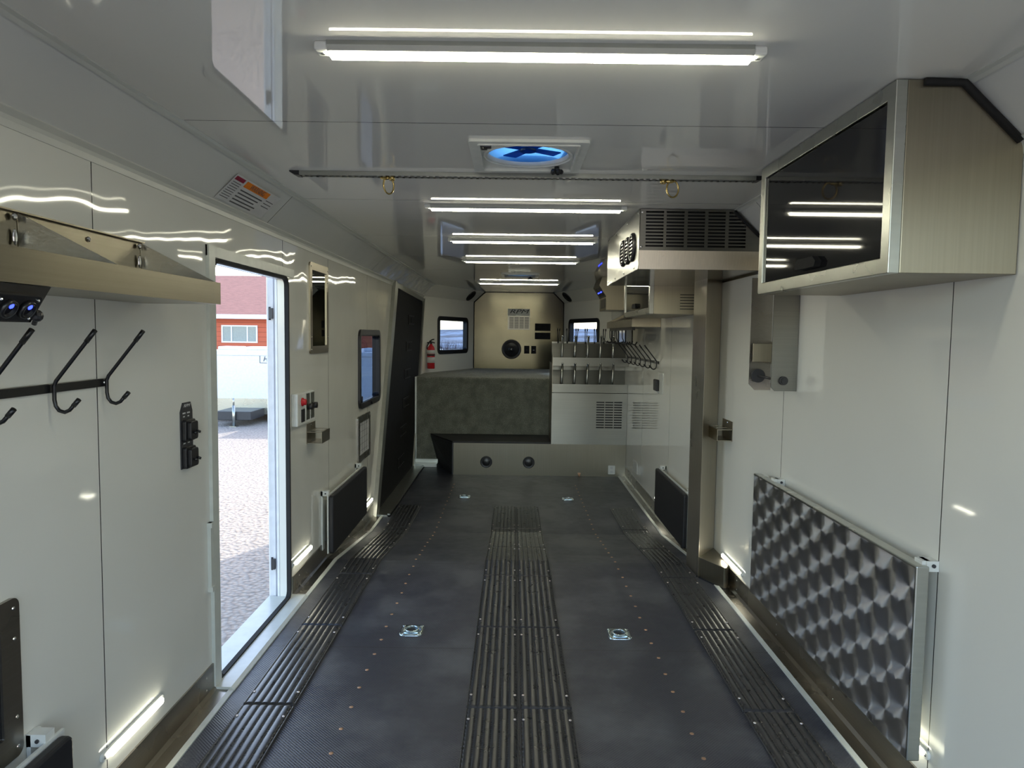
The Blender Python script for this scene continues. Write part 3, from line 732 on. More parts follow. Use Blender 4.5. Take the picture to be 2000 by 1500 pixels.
for j in range(8): m.plate((2.845, 2.925), (.128-.011*j, .131-.011*j), [], lambda u, v: CP(u, v, .0008), sn*.0003)
for j in range(3): m.plate((3.23, 3.32), (.120-.016*j, .124-.016*j), [], lambda u, v: CP(u, v, .0008), sn*.0003)
build('small_print', m, M['ink'], t)

# ================================================================== OVERHEAD UNITS ON THE RIGHT
COVE_P = (Vector((1.09, 0, HC)), Vector((.155, 0, .16)))
def cove_cut(m, inset=.004):
    return m.cut(COVE_P[0]-Vector((inset, 0, inset)), COVE_P[1])
def overhead_cabinet(x, y0, y1, z0, label, doormat, name='overhead_cabinet'):
    t = thing(name, label, 'cabinet', ((x+W)/2, (y0+y1)/2, z0))
    m = MB(); m.prism([(x+.03, z0), (W-.003, z0), (W-.003, HC-.003), (x+.03, HC-.003)], 'y', y0, y1); cove_cut(m); build('cabinet_body', m, M['alu_v'], t, bevel=.002)
    m = MB(); m.plate((y0, y1), (z0, HC-.003), [(y0+.042, y1-.042, z0+.042, HC-.045)], lambda u, v: (x, u, v), (.03, 0, 0)); build('face_frame', m, M['mill'], t, bevel=.002)
    m = MB(); m.box(x+.008, x+.026, y0+.045, y1-.045, z0+.045, HC-.048); dr = build('cabinet_door', m, doormat, t)
    yc = (y0+y1)/2
    m = MB(); m.prism([(yc-.06, z0+.058), (yc+.09, z0+.058), (yc+.10, z0+.075), (yc+.075, z0+.092), (yc-.045, z0+.092), (yc-.07, z0+.075)], 'x', x-.012, x+.009); build('handle', m, M['ramp'], dr)
    return t
t = overhead_cabinet(.917, 1.842, 2.82, 1.632, 'large overhead cabinet with glossy black door and brushed aluminium side, near right', M['gloss'])
m = MB(); m.tube([(.985, 1.837, HC-.010), (1.085, 1.837, HC-.011), (1.235, 1.837, 1.968)], .010, 6); build('foam_seal', m, M['foam'], t)
t = overhead_cabinet(.895, 4.946, 6.10, 1.622, 'mid-depth overhead cabinet with dark mirror door under the air conditioner shroud', M['dkglass'])
holes = [(1.105, 1.212, 1.654+.0196*j, 1.660+.0196*j) for j in range(6)]
m = MB(); m.plate((.93, W-.003), (1.622, 1.90), holes, lambda u, v: (u, 4.9425, v), (0, .003, 0)); build('vent_plate', m, M['alu_v'], t)
m = MB(); m.box(1.10, 1.22, 4.9455, 4.9468, 1.65, 1.77); build('vent_backing', m, M['blk'], t)

# air conditioner shroud
t = thing('air_conditioner_shroud', 'brushed aluminium air conditioner shroud with slotted grille hung from ceiling', 'air conditioner', (.92, 4.3, 1.81))
cols = [(.631+.106*i+(.0 if i < 2 else .003), .631+.106*i+.092) for i in range(5)]
holes = [(a, b if not (i == 4 and j > 7) else b-.017*(j-7), 1.925+.0172*j, 1.935+.0172*j) for i, (a, b) in enumerate(cols) for j in range(11)]
m = MB(); m.plate((.60, W-.003), (1.907, HC-.003), holes, lambda u, v: (u, 3.704, v), (0, .003, 0)); cove_cut(m); build('grille_plate', m, M['alu_x'], t)
m = MB(); m.box(.615, 1.20, 3.75, 3.755, 1.912, HC-.01); cove_cut(m, .01); build('filter', m, M['blk'], t)  # black sheet added as the shade inside the hollow shroud
m = MB(); m.prism([(3.704, 1.907), (3.707, 1.907), (3.718, 1.813), (3.714, 1.812)], 'x', .60, W-.003); build('lower_lip', m, M['alu_p'], t)
m = MB(); m.prism([(3.704, 1.907), (3.714, 1.813), (4.94, 1.813), (4.94, HC-.003), (3.704, HC-.003)], 'x', .598, .602)
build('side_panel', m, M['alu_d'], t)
m = MB(); m.box(.60, W-.003, 3.716, 4.94, 1.811, 1.815); m.box(.60, 1.09, 4.936, 4.94, 1.815, HC-.003); build('bottom_panel', m, M['alu_s'], t)
m = MB(); m.tube([(1.085, 3.70, HC-.011), (1.235, 3.70, 1.968)], .008, 6); build('foam_seal', m, M['foam'], t)
for yc, zc in ((3.90, 1.944), (4.06, 1.944), (4.225, 1.948)):
    m = MB(); P = lambda r, a, d: (.598-d, yc+r*math.cos(a), zc+r*math.sin(a)); n = 32
    rr = [m.verts([P(r, 2*PI*i/n, d) for i in range(n)]) for r, d in ((.078, 0), (.078, .006), (.070, .014), (.060, .012), (.060, .002))]
    for A, B in zip(rr, rr[1:]): m.bridge(A, B)
    o = build('round_vent', m, M['blk'], t)
    m = MB(); m.face(m.verts([P(.061, 2*PI*i/n, .0015) for i in range(n)])); build('vent_hole', m, M['blkpow'], o)
    m = MB()
    for k in range(6):
        zz = -.048+.0192*k; h = math.sqrt(.060**2-zz**2); m.box(.588, .594, yc-h, yc+h, zc+zz-.002, zc+zz+.003)
    build('vent_vanes', m, M['mill'], o)
scr = []
for (y, z) in ((3.74, 2.10), (4.1, 2.10), (4.5, 2.10), (4.88, 2.10), (3.85, 1.83), (4.2, 1.83), (4.55, 1.83), (4.88, 1.83)):
    m = MB(); m.ball((.597, y, z), .006, 8, (.5, 1, 1)); build('screw', m, M['chrome'], t)
for (x, z) in ((.613, 2.10), (.610, 1.925), (.613, 1.89)):
    m = MB(); m.ball((x, 3.703 if z > 1.9 else 3.718, z), .006, 8, (1, .5, 1)); build('screw', m, M['chrome'], t)

# switch console far right
t = thing('switch_console', 'dark aluminium console with blue-lit switches on right wall, beyond mirror-door cabinet', 'console', (1.1, 8.15, 1.757))
m = MB(); m.prism([(.98, 1.757), (W-.003, 1.757), (W-.003, HC-.003), (.93, HC-.003), (.90, 2.03), (.98, 1.905)], 'y', 7.95, 8.55); cove_cut(m); build('console_body', m, M['alu_v'], t)
m = MB(); m.box(.974, .981, 8.02, 8.40, 1.785, 1.885); build('lower_pocket', m, M['blk'], t)
m = MB(); n_ = Vector((-.84, 0, -.54)); 
for (y0, y1) in ((8.03, 8.20), (8.24, 8.42)):
    A = m.verts([Vector(p)+n_*.003 for p in ((.968, y0, 1.925), (.968, y1, 1.925), (.912, y1, 2.012), (.912, y0, 2.012))]); B = m.verts([v.co-n_*.004 for v in A]); m.face(A); m.face(B[::-1]); m.bridge(A, B, False)
sp = build('switch_panel', m, M['blk'], t)
for y in (8.07, 8.14, 8.28, 8.36):
    m = MB(); m.ball(Vector((.943, y, 1.964))+n_*.005, .008, 8); build('indicator', m, M['blue'], sp)

# ================================================================== WALL SHELVES, HOOKS
def shelf(s, y0, y1, label, divs):
    X = lambda n: s*(W-n)
    t = thing('wall_shelf', label, 'shelf', (X(.13), (y0+y1)/2, 1.545), 'aluminium wall shelves')
    m = MB(); A = [(X(.002), 1.548), (X(.258), 1.548), (X(.258), 1.617), (X(.253), 1.617), (X(.253), 1.553), (X(.002), 1.553)]
    m.prism(A, 'y', y0, y1); build('tray', m, M['alu_h'], t)
    m = MB(); m.prism([(X(.001), 1.55), (X(.004), 1.55), (X(.004), 1.742), (X(.001), 1.742)], 'y', y0, y1); m.prism([(X(.001), 1.740), (X(.016), 1.740), (X(.016), 1.744), (X(.001), 1.744)], 'y', y0, y1); build('back_plate', m, M['alu_h'], t)
    for k, y in enumerate(divs):
        m = MB(); m.prism([(X(.004), 1.553), (X(.253), 1.553), (X(.253), 1.615), (X(.006), 1.740)], 'y', y-.002, y+.002); d_ = build('divider', m, M['alu_k'] if 0 < k < len(divs)-1 or s < 0 else M['alu_v'], t)
        m = MB(); m.ball((X(.012), y-.022, 1.728), .009, 10, (.6, 1, 1)); m.ball((X(.010), y-.02, 1.68), .010, 10, (.4, .8, 2.0)); build('screw', m, M['chrome'], d_)
    for y in [(a+b)/2 for a, b in zip(divs, divs[1:])]:
        m = MB(); m.ball((X(.006), y, 1.715), .008, 8, (.6, 1, 1)); build('screw', m, M['chrome'], t)
    return t
shelf(-1, .60, 2.312, 'wedge-shaped aluminium helmet shelf with dividers on near left wall', [.605, 1.17, 1.74, 2.308])
shelf(1, 6.26, 7.93, 'wedge-shaped aluminium shelf on right wall beyond mirror-door cabinet', [6.262, 6.83, 7.38, 7.928])
# under the left shelf: charging socket box with blue lights
t = thing('charging_socket', 'black twin socket with blue lights under the left shelf', 'socket', (-1.03, 1.3, 1.47))
m = MB(); m.prism([(-1.00, 1.547), (-1.045, 1.474), (-1.14, 1.474), (-1.14, 1.547)], 'y', 1.10, 1.478); build('mounting_box', m, M['alu_k'], t)
sn2 = Vector((.851, 0, -.525)); su = Vector((.525, 0, .851))
SB = lambda y, v, d: Vector((-1.0225, y, 1.5105))+su*v+sn2*d
m = MB(); m.rplate(1.325, 1.462, -.036, .022, .012, SB, -.002, .008); pl = build('socket_plate', m, M['blk'], t)
for y in (1.372, 1.425):
    m = MB(); m.lathe(SB(y, -.006, .008), sn2, [(0, .020), (.010, .019), (.010, .014), (.004, .013)], 20); rg = build('socket_rim', m, M['blkpow'], pl)
    m = MB(); m.ball(SB(y+.006, .000, .008), .0075, 10); build('blue_light', m, M['blue'], rg)
m = MB(); m.ball(SB(1.478, -.024, .004), .013, 10); m.cyl(SB(1.478, -.02, .004), SB(1.485, -.045, .004), .005, 8); build('dust_cap', m, M['blk'], pl)
for y, v in ((1.345, .012), (1.343, -.028), (1.45, -.028), (1.448, .014)):
    m = MB(); m.ball(SB(y, v, .009), .0035, 8); build('screw', m, M['chrome'], pl)

HOOK_L = [.64, .879, 1.118, 1.357, 1.597, 1.838, 2.077]
def hooks(s, ys, z, y0, y1, label, dy=0, sc=1.0):
    X = lambda n: s*(W-n)
    t = thing('hook_rail', label, 'hook rail', (X(0), (y0+y1)/2, z), 'black coat hook rails')
    m = MB(); m.box(*sorted((X(.001), X(.008))), y0, y1, z-.012, z+.012); r = build('rail', m, M['blkpow'], t, bevel=.0015)
    for y in ys:
        pts = [(.125, .150), (.120, .1435), (.022, .020), (.016, .006), (.016, -.030), (.019, -.046), (.028, -.058), (.042, -.062), (.055, -.056), (.078, -.030)]
        m = MB(); m.tube([(X(n), y, z+h) for n, h in pts], .0052, 8); m.tube([(X(.127), y, z+.1525), (X(.103), y, z+.122)], .0066, 8); m.tube([(X(.080), y, z-.028), (X(.065), y, z-.045)], .0066, 8)
        build('hook', m, M['blkpow'], t)
    for y in (y1-.018, (y0+y1)/2+.10, y0+.12):
        m = MB(); m.lathe((X(.008), y, z), (-s, 0, 0), [(0, .0085), (.002, .0085), (.003, .006), (.007, .006)], 8); build('screw', m, M['chrome'], t)
hooks(-1, HOOK_L, 1.307, .60, 2.10, 'black double-ended hook rail on near left wall below the shelf')
hooks(1, [6.34+.268*i for i in range(7)], 1.235, 6.29, 7.97, 'black double-ended hook rail with seven hooks on far right wall')
# helmet hooks under the right shelf
t = thing('helmet_hook_bar', 'black bar with hanging hooks beneath the far right shelf', 'hook rail', (1.02, 7.0, 1.54))
m = MB(); m.box(1.005, 1.030, 6.30, 7.80, 1.520, 1.547); build('bar', m, M['blkpow'], t, bevel=.002)
for y in (6.36, 6.74, 7.18, 7.70):
    m = MB(); z = 1.52; x = 1.015
    m.tube([(x, y, z), (x, y, z-.115), (x-.010, y, z-.130), (x-.03, y, z-.128), (x-.045, y, z-.105)], .006, 8)
    m.tube([(x, y, z), (x, y, z-.115), (x+.010, y, z-.130), (x+.03, y, z-.128), (x+.045, y, z-.105)], .006, 8)
    m.tube([(x-.09, y, z), (x-.088, y, z-.07), (x-.07, y, z-.110), (x-.04, y, z-.12), (x, y, z-.115)], .0045, 8)
    m.tube([(x, y, z-.12), (x, y-.03, z-.10)], .005, 8)
    build('hanging_hook', m, M['blkpow'], t)

# ================================================================== LEFT WALL FITTINGS
PLd = lambda u, v, d: (-W+d, u, v)
def frame_plate(name, label, cat, y0, y1, z0, z1, wd, infill, mat=None):
    t = thing(name, label, cat, (-W, (y0+y1)/2, z0))
    m = MB(); m.rring(y0, y1, z0, z1, .022, wd, PLd, 0, .010); build('metal_frame', m, mat or M['alu_k'], t)
    m = MB(); m.plate((y0+wd*.8, y1-wd*.8), (z0+wd*.8, z1-wd*.8), [], lambda u, v: PLd(u, v, .004), (-.003, 0, 0)); build('insert', m, infill, t)
    for u in (y0+.02, y1-.02):
        for v in (z0+.025, z0+.10, z1-.10, z1-.025):
            m = MB(); m.ball(PLd(u, v, .010), .005, 8, (.5, 1, 1)); build('screw', m, M['chrome'], t)
    return t
t = frame_plate('access_hatch', 'aluminium framed hatch low on the left wall at the picture edge', 'hatch', 1.15, 1.69, .417, .812, .065, M['gloss'])
t = frame_plate('notice_frame', 'aluminium frame holding a white chart below the left side window', 'framed notice', 5.48, 5.94, .445, .81, .055, M['label'])
m = MB()
for k in range(4): m.box(-W+.0045, -W+.0055, 5.56+.08*k, 5.564+.08*k, .51, .75)
for k in range(5): m.box(-W+.0045, -W+.0052, 5.56, 5.86, .53+.05*k, .532+.05*k)
build('chart_lines', m, M['ink'], t)
t = frame_plate('wall_mirror', 'tall narrow mirror in brushed metal frame beside the open entry door', 'mirror', 4.195, 4.605, 1.335, 1.878, .045, M['mirror'], M['alu_v'])

t = thing('switch_plate', 'black plate with two toggle breakers on left wall before the entry door', 'switch', (-W, 2.6, .945))
m = MB(); A = [(2.560, .955), (2.655, .955), (2.655, 1.165), (2.640, 1.198), (2.580, 1.198), (2.560, 1.165)]
m.prism(A, 'x', -W, -W+.004); build('back_plate', m, M['dull'], t)
text_obj('lettering', 'RPM', .020, .0003, M['label'], t, basis(Vector((0,1,0)), Vector((0,0,1)), Vector((1,0,0)), (-W+.0045, 2.610, 1.186)) @ Matrix.Diagonal((1.3, .8, 1, 1)), .3, .0003)
for z in (1.095, .995):
    m = MB(); m.rplate(2.568, 2.650, z-.040, z+.040, .010, PLd, .004, .018); m.rplate(2.580, 2.640, z-.034, z+.034, .010, PLd, .018, .032); b = build('breaker_cover', m, M['blk'], t, bevel=.002)
    m = MB(); m.tube([PLd(2.600, z-.005, .03), PLd(2.600, z-.010, .045)], .005, 8); m.tube([PLd(2.625, z-.003, .03), PLd(2.625, z-.008, .046)], .005, 8); build('toggle', m, M['blkpow'], b)
m = MB()
for y in (2.585, 2.620):
    m.box(-W+.004, -W+.0046, y-.010, y+.012, 1.157, 1.162); m.box(-W+.004, -W+.0046, y-.006, y+.006, 1.145, 1.149); m.box(-W+.004, -W+.0046, y-.008, y+.008, 1.046, 1.050)
build('small_print', m, M['label'], t)

t = thing('control_box', 'white control box with red button and black knobs beside entry door', 'control box', (-W, 4.02, .94))
m = MB(); m.box(-W, -W+.035, 3.850, 4.190, .945, 1.125); build('box_body', m, M['whitep'], t, bevel=.006)
m = MB(); m.lathe((-W+.035, 3.935, 1.075), (1, 0, 0), [(0, .024), (.006, .024), (.008, .018), (.022, .017), (.024, .012)], 18); build('red_button', m, M['red'], t)
m = MB(); m.box(-W+.035, -W+.039, 3.915, 3.975, .962, 1.035); build('rocker_panel', m, M['blk'], t, bevel=.001)
for y in (4.04, 4.13):
    m = MB(); m.box(-W+.035, -W+.038, y-.035, y+.035, .965, 1.115); g = build('dial_plate', m, M['mill'], t)
    m = MB(); m.cyl((-W+.038, y, 1.04), (-W+.065, y, 1.04), .018, 14); build('knob', m, M['blk'], g)

def cup_holder(s, y0, y1, zt, label):
    X = lambda n: s*(W-n)
    t = thing('cup_holder', label, 'cup holder', (X(.04), (y0+y1)/2, zt-.10), 'aluminium cup holders')
    m = MB(); m.plate((y0, y1), (zt-.072, zt+.045), [], lambda u, v: (X(.001), u, v), (-s*.002, 0, 0)); build('back_plate', m, M['alu_v'], t)
    dy = (y1-y0)
    m = MB(); m.plate((.001, .090), (y0, y1), [(.012, .078, y0+dy*.08, y0+dy*.46), (.012, .078, y0+dy*.54, y1-dy*.08)], lambda u, v: (X(u), v, zt), (0, 0, -.003))
    m.box(*sorted((X(.088), X(.091))), y0, y1, zt-.065, zt); m.box(*sorted((X(.001), X(.091))), y0, y1, zt-.068, zt-.065); build('shelf_bracket', m, M['alu_h'], t)
    m = MB(); m.ball((X(.003), (y0+y1)/2, zt+.03), .006, 8, (.5, 1, 1)); build('screw', m, M['chrome'], t)
cup_holder(-1, 4.13, 4.31, .880, 'small brushed aluminium cup holder on left wall under control box')
cup_holder(1, 4.14, 4.34, .925, 'small brushed aluminium cup holder on right wall beside pillar')

def fold_seat(s, y0, y1, z0, z1, label, n=.055):
    X = lambda n: s*(W-n)
    t = thing('jump_seat', label, 'seat', (X(.03), (y0+y1)/2, z0), 'black folding seats')
    P = lambda u, v, d: (X(d), u, v)
    m = MB(); m.box(*sorted((X(.045), X(.053))), y0, y1, z0+.005, z1); build('seat_board', m, M['whitep'], t)
    m = MB(); m.rplate(y0+.005, y1-.01, z0, z1-.006, .02, P, .053, .083); build('cushion', m, M['vinyl'], t, bevel=.008)
    for y in (y0+.02, y1-.07):
        m = MB(); m.box(*sorted((X(.001), X(.012))), y, y+.045, z0+.02 if y < (y0+y1)/2 and s < 0 else z1-.05, z1+.02); m.box(*sorted((X(.001), X(.050))), y, y+.035, z1-.01, z1+.022); b = build('bracket', m, M['whitep'], t)
        m = MB(); m.cyl((X(.03), y-.001, z1+.006), (X(.03), y-.005, z1+.006), .005, 8); build('bolt', m, M['dull'], b)
fold_seat(-1, 4.41, 5.46, .06, .44, 'black cushioned folding seat against left wall beyond the entry door')
fold_seat(1, 4.92, 5.95, -.03, .365, 'black cushioned folding seat against right wall behind the pillar')
fold_seat(-1, .74, 1.78, .05, .425, 'black cushioned folding seat at lower left corner of the picture')

def marker(s, y0, y1, z, label):
    X = lambda n: s*(W-n)
    t = thing('marker_light', label, 'light', (X(0), (y0+y1)/2, z), 'low LED marker lights on the walls')
    P = lambda u, v, d: (X(d), u, v)
    m = MB(); m.rplate(y0-.03, y1+.02, z-.014, z+.014, .012, P, 0, .010); build('housing', m, M['whitep'], t, bevel=.002)
    m = MB(); m.rplate(y0, y1, z-.010, z+.010, .008, P, .009, .019); build('lens', m, M['mark'], t)
    m = MB(); m.ball((X(.011), y0-.018, z), .005, 8, (.5, 1, 1)); build('screw', m, M['chrome'], t)
marker(-1, 2.045, 2.365, .192, 'short lit marker light low on near left wall before the entry door')
marker(-1, 3.86, 4.17, .182, 'short lit marker light low on left wall just past entry door')
marker(-1, 5.72, 6.0, .045, 'small lit marker light on left wall at far end of folding seat')
marker(1, 3.89, 4.22, .150, 'short lit marker light on right wall between pillar and swirl-patterned panel')
marker(1, 6.0, 6.25, .032, 'tiny lit marker light on right wall at far end of folding seat')
marker(1, 2.12, 2.44, .19, 'lit marker light hidden behind near end of swirl-patterned panel')

# ================================================================== RIGHT WALL FITTINGS
def swirl_mat():
    a = N('engine_turned_aluminium'); at = a.n('ShaderNodeAttribute', attribute_name='swirl'); at2 = a.n('ShaderNodeAttribute', attribute_name='rad')
    o = a.obj(); n = a.noise(o, 40, 3); f = a.math('FRACT', a.math('MULTIPLY', at2.outputs['Fac'], 260.0)); n1 = a.n('ShaderNodeTexNoise', noise_dimensions='1D'); a.l(a.math('MULTIPLY', at2.outputs['Fac'], 420.0), n1.inputs['W'])
    c = a.ramp(n1.outputs['Fac'], [(.3, (.60, .60, .62)), (.7, (.88, .88, .90))])
    a.bsdf(c, .30, 1.0, Anisotropic=.92); a.l(at.outputs['Vector'], a.p.inputs['Tangent']); return a.m
M['swirl'] = swirl_mat()
t = thing('folding_table', 'swirl-patterned polished aluminium panel folded flat against near right wall', 'folding table', (1.19, 2.8, .18))
y0, y1, z0, z1 = 2.085, 3.53, .18, .785
m = MB(); m.box(1.173, 1.212, y0, y1, z0, z1); build('panel_body', m, M['mill'], t, bevel=.003)
def swirl_face():
    st = .004; ny = int((y1-y0-.012)/st); nz = int((z1-z0-.012)/st); R = .080; py, pz = .104, .126
    me = bpy.data.meshes.new('swirl_face'); vs = []; fs = []
    off = wpos(t)
    for i in range(ny+1):
        for j in range(nz+1): vs.append((1.1722-off.x, y0+.006+i*st-off.y, z0+.006+j*st-off.z))
    for i in range(ny):
        for j in range(nz):
            a = i*(nz+1)+j; fs.append((a, a+1, a+nz+2, a+nz+1))
    me.from_pydata(vs, [], fs); me.update()
    cen = []
    for i in range(-2, int((y1-y0)/py)+3):
        for j in range(-2, int((z1-z0)/pz)+3): cen.append((i, j, y0+.03+i*py, z0+.03+j*pz+(pz/2 if i % 2 else 0)))
    # laid down from the far end to the near end, top row first: later ones cover earlier ones
    at = me.attributes.new('swirl', 'FLOAT_VECTOR', 'CORNER'); ar = me.attributes.new('rad', 'FLOAT', 'CORNER')
    vec = []; rad = []
    for f in fs:
        cy = sum(vs[k][1] for k in f)/4+off.y; cz = sum(vs[k][2] for k in f)/4+off.z; best = None
        ii = int(round((cy-y0-.03)/py))
        for i in (ii-1, ii, ii+1):
            sh = pz/2 if i % 2 else 0; jj = int(round((cz-z0-.03-sh)/pz))
            for j in (jj-1, jj, jj+1):
                Y = y0+.03+i*py; Z = z0+.03+j*pz+sh
                if (cy-Y)**2+(cz-Z)**2 < R*R:
                    k = (-i, -j)
                    if best is None or k > best[0]: best = (k, Y, Z)
        if best is None: best = (0, cy-.01, cz)
        for k in f:
            dy, dz = vs[k][1]+off.y-best[1], vs[k][2]+off.z-best[2]; L = math.hypot(dy, dz) or 1
            vec += [0, dy/L, dz/L]; rad.append(L)
    at = me.attributes['swirl']; ar = me.attributes['rad']
    at.data.foreach_set('vector', vec); ar.data.foreach_set('value', rad)
    me.materials.append(M['swirl']); o = bpy.data.objects.new('swirl_face', me); SC.collection.objects.link(o); o.parent = t
swirl_face()
for y in (2.10, 3.32):
    m = MB(); m.box(1.212, W-.001, y, y+.05, z1-.02, z1+.012); m.box(1.20, 1.225, y+.005, y+.045, z1-.004, z1+.012); b = build('bracket', m, M['whitep'], t)
    m = MB(); m.cyl((1.232, y-.001, z1-.002), (1.232, y-.005, z1-.002), .006, 8); build('bolt', m, M['dull'], b)

# paper towel holder
t = thing('paper_towel_holder', 'tall brushed aluminium roll holder with spindle on right wall beyond black-door cabinet', 'roll holder', (1.2, 3.4, 1.21))
m = MB(); m.prism([(1.248, 1.222), (1.150, 1.222), (1.132, 1.240), (1.132, 1.76), (1.248, 1.76)], 'y', 3.228, 3.234); build('near_plate', m, M['alu_x'], t)
m = MB(); m.prism([(1.248, 1.202), (1.170, 1.202), (1.140, 1.232), (1.140, 1.76), (1.248, 1.76)], 'y', 3.555, 3.560); build('far_plate', m, M['alu_k'], t)
m = MB(); m.box(1.246, 1.249, 3.234, 3.56, 1.24, 1.76); build('wall_plate', m, M['whitep'], t)
m = MB(); m.box(1.136, 1.236, 3.50, 3.505, 1.345, 1.435); m.box(1.232, 1.246, 3.49, 3.52, 1.335, 1.445); build('cover_flap', m, M['alu_v'], t, bevel=.001)
m = MB(); m.cyl((1.185, 3.215, 1.270), (1.185, 3.234, 1.270), .020, 18); m.cyl((1.185, 3.21, 1.270), (1.185, 3.216, 1.270), .012, 12); build('knob', m, M['blk'], t)
m = MB(); m.cyl((1.178, 3.234, 1.270), (1.178, 3.545, 1.275), .006, 10); m.cyl((1.178, 3.53, 1.275), (1.178, 3.537, 1.275), .034, 24); build('spindle', m, M['dull'], t)
m = MB(); m.tube([(1.228, 3.40, 1.68), (1.226, 3.40, 1.47)], .0018, 6); m.tube([(1.226, 3.40, 1.33), (1.225, 3.40, 1.22)], .0018, 6)
for z in (1.66, 1.46, 1.335): m.ball((1.222, 3.40, z), .008, 8)
build('cable', m, M['chrome'], t)

t = thing('rocker_switch', 'small black switch box on white plate, right wall beneath the hooks', 'switch', (W, 6.24, .98))
m = MB(); m.box(W-.006, W, 6.10, 6.30, .965, 1.15); build('mounting_plate', m, M['whitep'], t, bevel=.002)
m = MB(); m.box(W-.035, W-.006, 6.24, 6.37, .985, 1.085); build('switch_box', m, M['blk'], t, bevel=.006)
m = MB(); m.rplate(7.26, 7.50, .04, .16, .008, lambda u, v, d: (W-d, u, v), 0, .004)
tag(build('blank_plate', m, M['whitep'], origin=(W, 7.38, .04)), 'faint white blanking plate low on far right wall', 'wall plate')

# ================================================================== FLOOR: traction panels, tie-downs, screws
def traction_mesh(y0, ln=.752, wd=.205):
    me = bpy.data.meshes.new('traction_panel'); vs = []; fs = []
    nb = 6; FR = (0, .05, .12, .24, .4, .6, .76, .88, .95); per = 9; st = .0045; ny = int(ln/st); rim = .009
    pitch = (wd-2*rim)/nb
    xs = [(-wd/2, 0), (-wd/2, .007), (-wd/2+rim*.5, .008)]
    cols = [( -wd/2, 'e0'), (-wd/2+.0008, 'rim'), (-wd/2+rim*.55, 'rim'), (-wd/2+rim*.8, 'low')]
    for b in range(nb):
        for k in range(per): cols.append((-wd/2+rim+pitch*(b+FR[k]), ('r', b, FR[k])))
    cols += [(wd/2-rim*.9, ('r', nb-1, .97)), (wd/2-rim*.8, 'low'), (wd/2-rim*.55, 'rim'), (wd/2-.0008, 'rim'), (wd/2, 'e0')]
    zf = fz
    for j in range(ny+1):
        y = min(j*st, ln)
        for x, k in cols:
            if k == 'e0': h = -.003
            elif k == 'rim': h = .009
            elif k == 'low': h = .002
            else:
                _, b, f = k; g = abs(2*f-1)
                if f == 0 or f > .96:
                    edge = b == 0 and f == 0 or f > .96
                    ph = (y/(.0135 if not edge else .026)) % 1
                    h = .0120 if ph < .45 else .0015
                else: h = .0120-.0035*g**3
            if j == 0 or j == ny: h = min(h, .001) if k != 'e0' else h
            vs.append((x, y, h+zf(y0+y)-zf(y0)))
    nc = len(cols)
    for j in range(ny):
        for i in range(nc-1):
            a = j*nc+i; fs.append((a, a+1, a+nc+1, a+nc))
    me.from_pydata(vs, [], fs); me.update(); me.materials.append(M['mat'])
    me.polygons.foreach_set('use_smooth', [True]*len(me.polygons)); return me
ORD = ['rearmost', 'second', 'third', 'fourth', 'fifth', 'sixth', 'seventh and farthest']
COLN = [(-.98, 'strip beside the left wall'), (-.106, 'left half of the centre strip'), (.103, 'right half of the centre strip'), (.975, 'strip beside the right wall')]
smb = MB(); smb.ball((0, 0, 0), .0058, 8, (1, 1, .5)); screw_me = bpy.data.meshes.new('screw'); smb.bm.to_mesh(screw_me); screw_me.materials.append(M['screwh'])
for r in range(7):
    y0 = 1.160+.7625*r; me = traction_mesh(y0)
    for x, cn in COLN:
        o = bpy.data.objects.new('traction_panel', me); SC.collection.objects.link(o); o.location = (x, y0, fz(y0)+.001)
        tag(o, 'ribbed black traction panel, %s from camera, %s' % (ORD[r], cn), 'floor panel', 'ribbed traction panels on the floor')
        if r == 0: o['label'] = 'ribbed black traction panel nearest the camera, %s' % cn
        for sx in (-.088, .088):
            for yy in (.085, .665):
                q = bpy.data.objects.new('screw', screw_me); SC.collection.objects.link(q); q.parent = o
                q.location = (sx, yy, .013+fz(y0+yy)-fz(y0))

def tie_down(x, y, z, label, first=[]):
    if not first:
        t = thing('floor_tie_down', label, 'tie-down', (0, 0, 0), 'recessed tie-down rings in the floor')
        P = lambda u, v, d: (u, v, d)
        m = MB(); n = 32; out = []; o2 = []; inn = []; cup = []; cup2 = []
        for i in range(n):
            a = 2*PI*i/n; c, s_ = math.cos(a), math.sin(a); k = .056/max(abs(c), abs(s_)); k = min(k, .070)
            out.append((c*k, s_*k*1.12, 0)); o2.append((c*k*.985, s_*k*1.10, .004)); inn.append((c*.044, s_*.050, .005)); cup.append((c*.036, s_*.042, .0015)); cup2.append((c*.018, s_*.020, .0005))
        R_ = [m.verts(p) for p in (out, o2, inn, cup, cup2)]
        for A, B in zip(R_, R_[1:]): m.bridge(A, B)
        m.face(R_[-1]); build('plate', m, M['zinc'], t)
        for a, b in ((-1, -1), (1, -1), (-1, 1), (1, 1)):
            m = MB(); m.ball((a*.044, b*.049, .004), .0085, 10, (1, 1, .35)); build('bolt', m, M['zinc'], t)
        m = MB(); m.tube([(.031*math.cos(2*PI*i/24), .004+.035*math.sin(2*PI*i/24), .008) for i in range(24)], .0045, 8, True); m.box(-.034, .034, -.040, -.031, .005, .010); build('ring', m, M['zinc'], t)
        m = MB(); m.lathe((0, .004, .0022), (0, 0, 1), [(0, .024), (.0008, .024)], 16); build('recess', m, M['blk'], t)
        first.append(t); t.location = (x, y, z); return t
    return dup(first[0], (x, y, z), label)
tie_down(-.525, 3.41, .0005, 'zinc tie-down ring plate set in the floor, near left of four')
tie_down(.495, 3.40, .0005, 'zinc tie-down ring plate set in the floor, near right of four')
tie_down(-.506, 6.89, ZL+.0005, 'zinc tie-down ring plate set in the floor, far left of four')
tie_down(.506, 6.84, ZL+.0005, 'zinc tie-down ring plate set in the floor, far right of four')
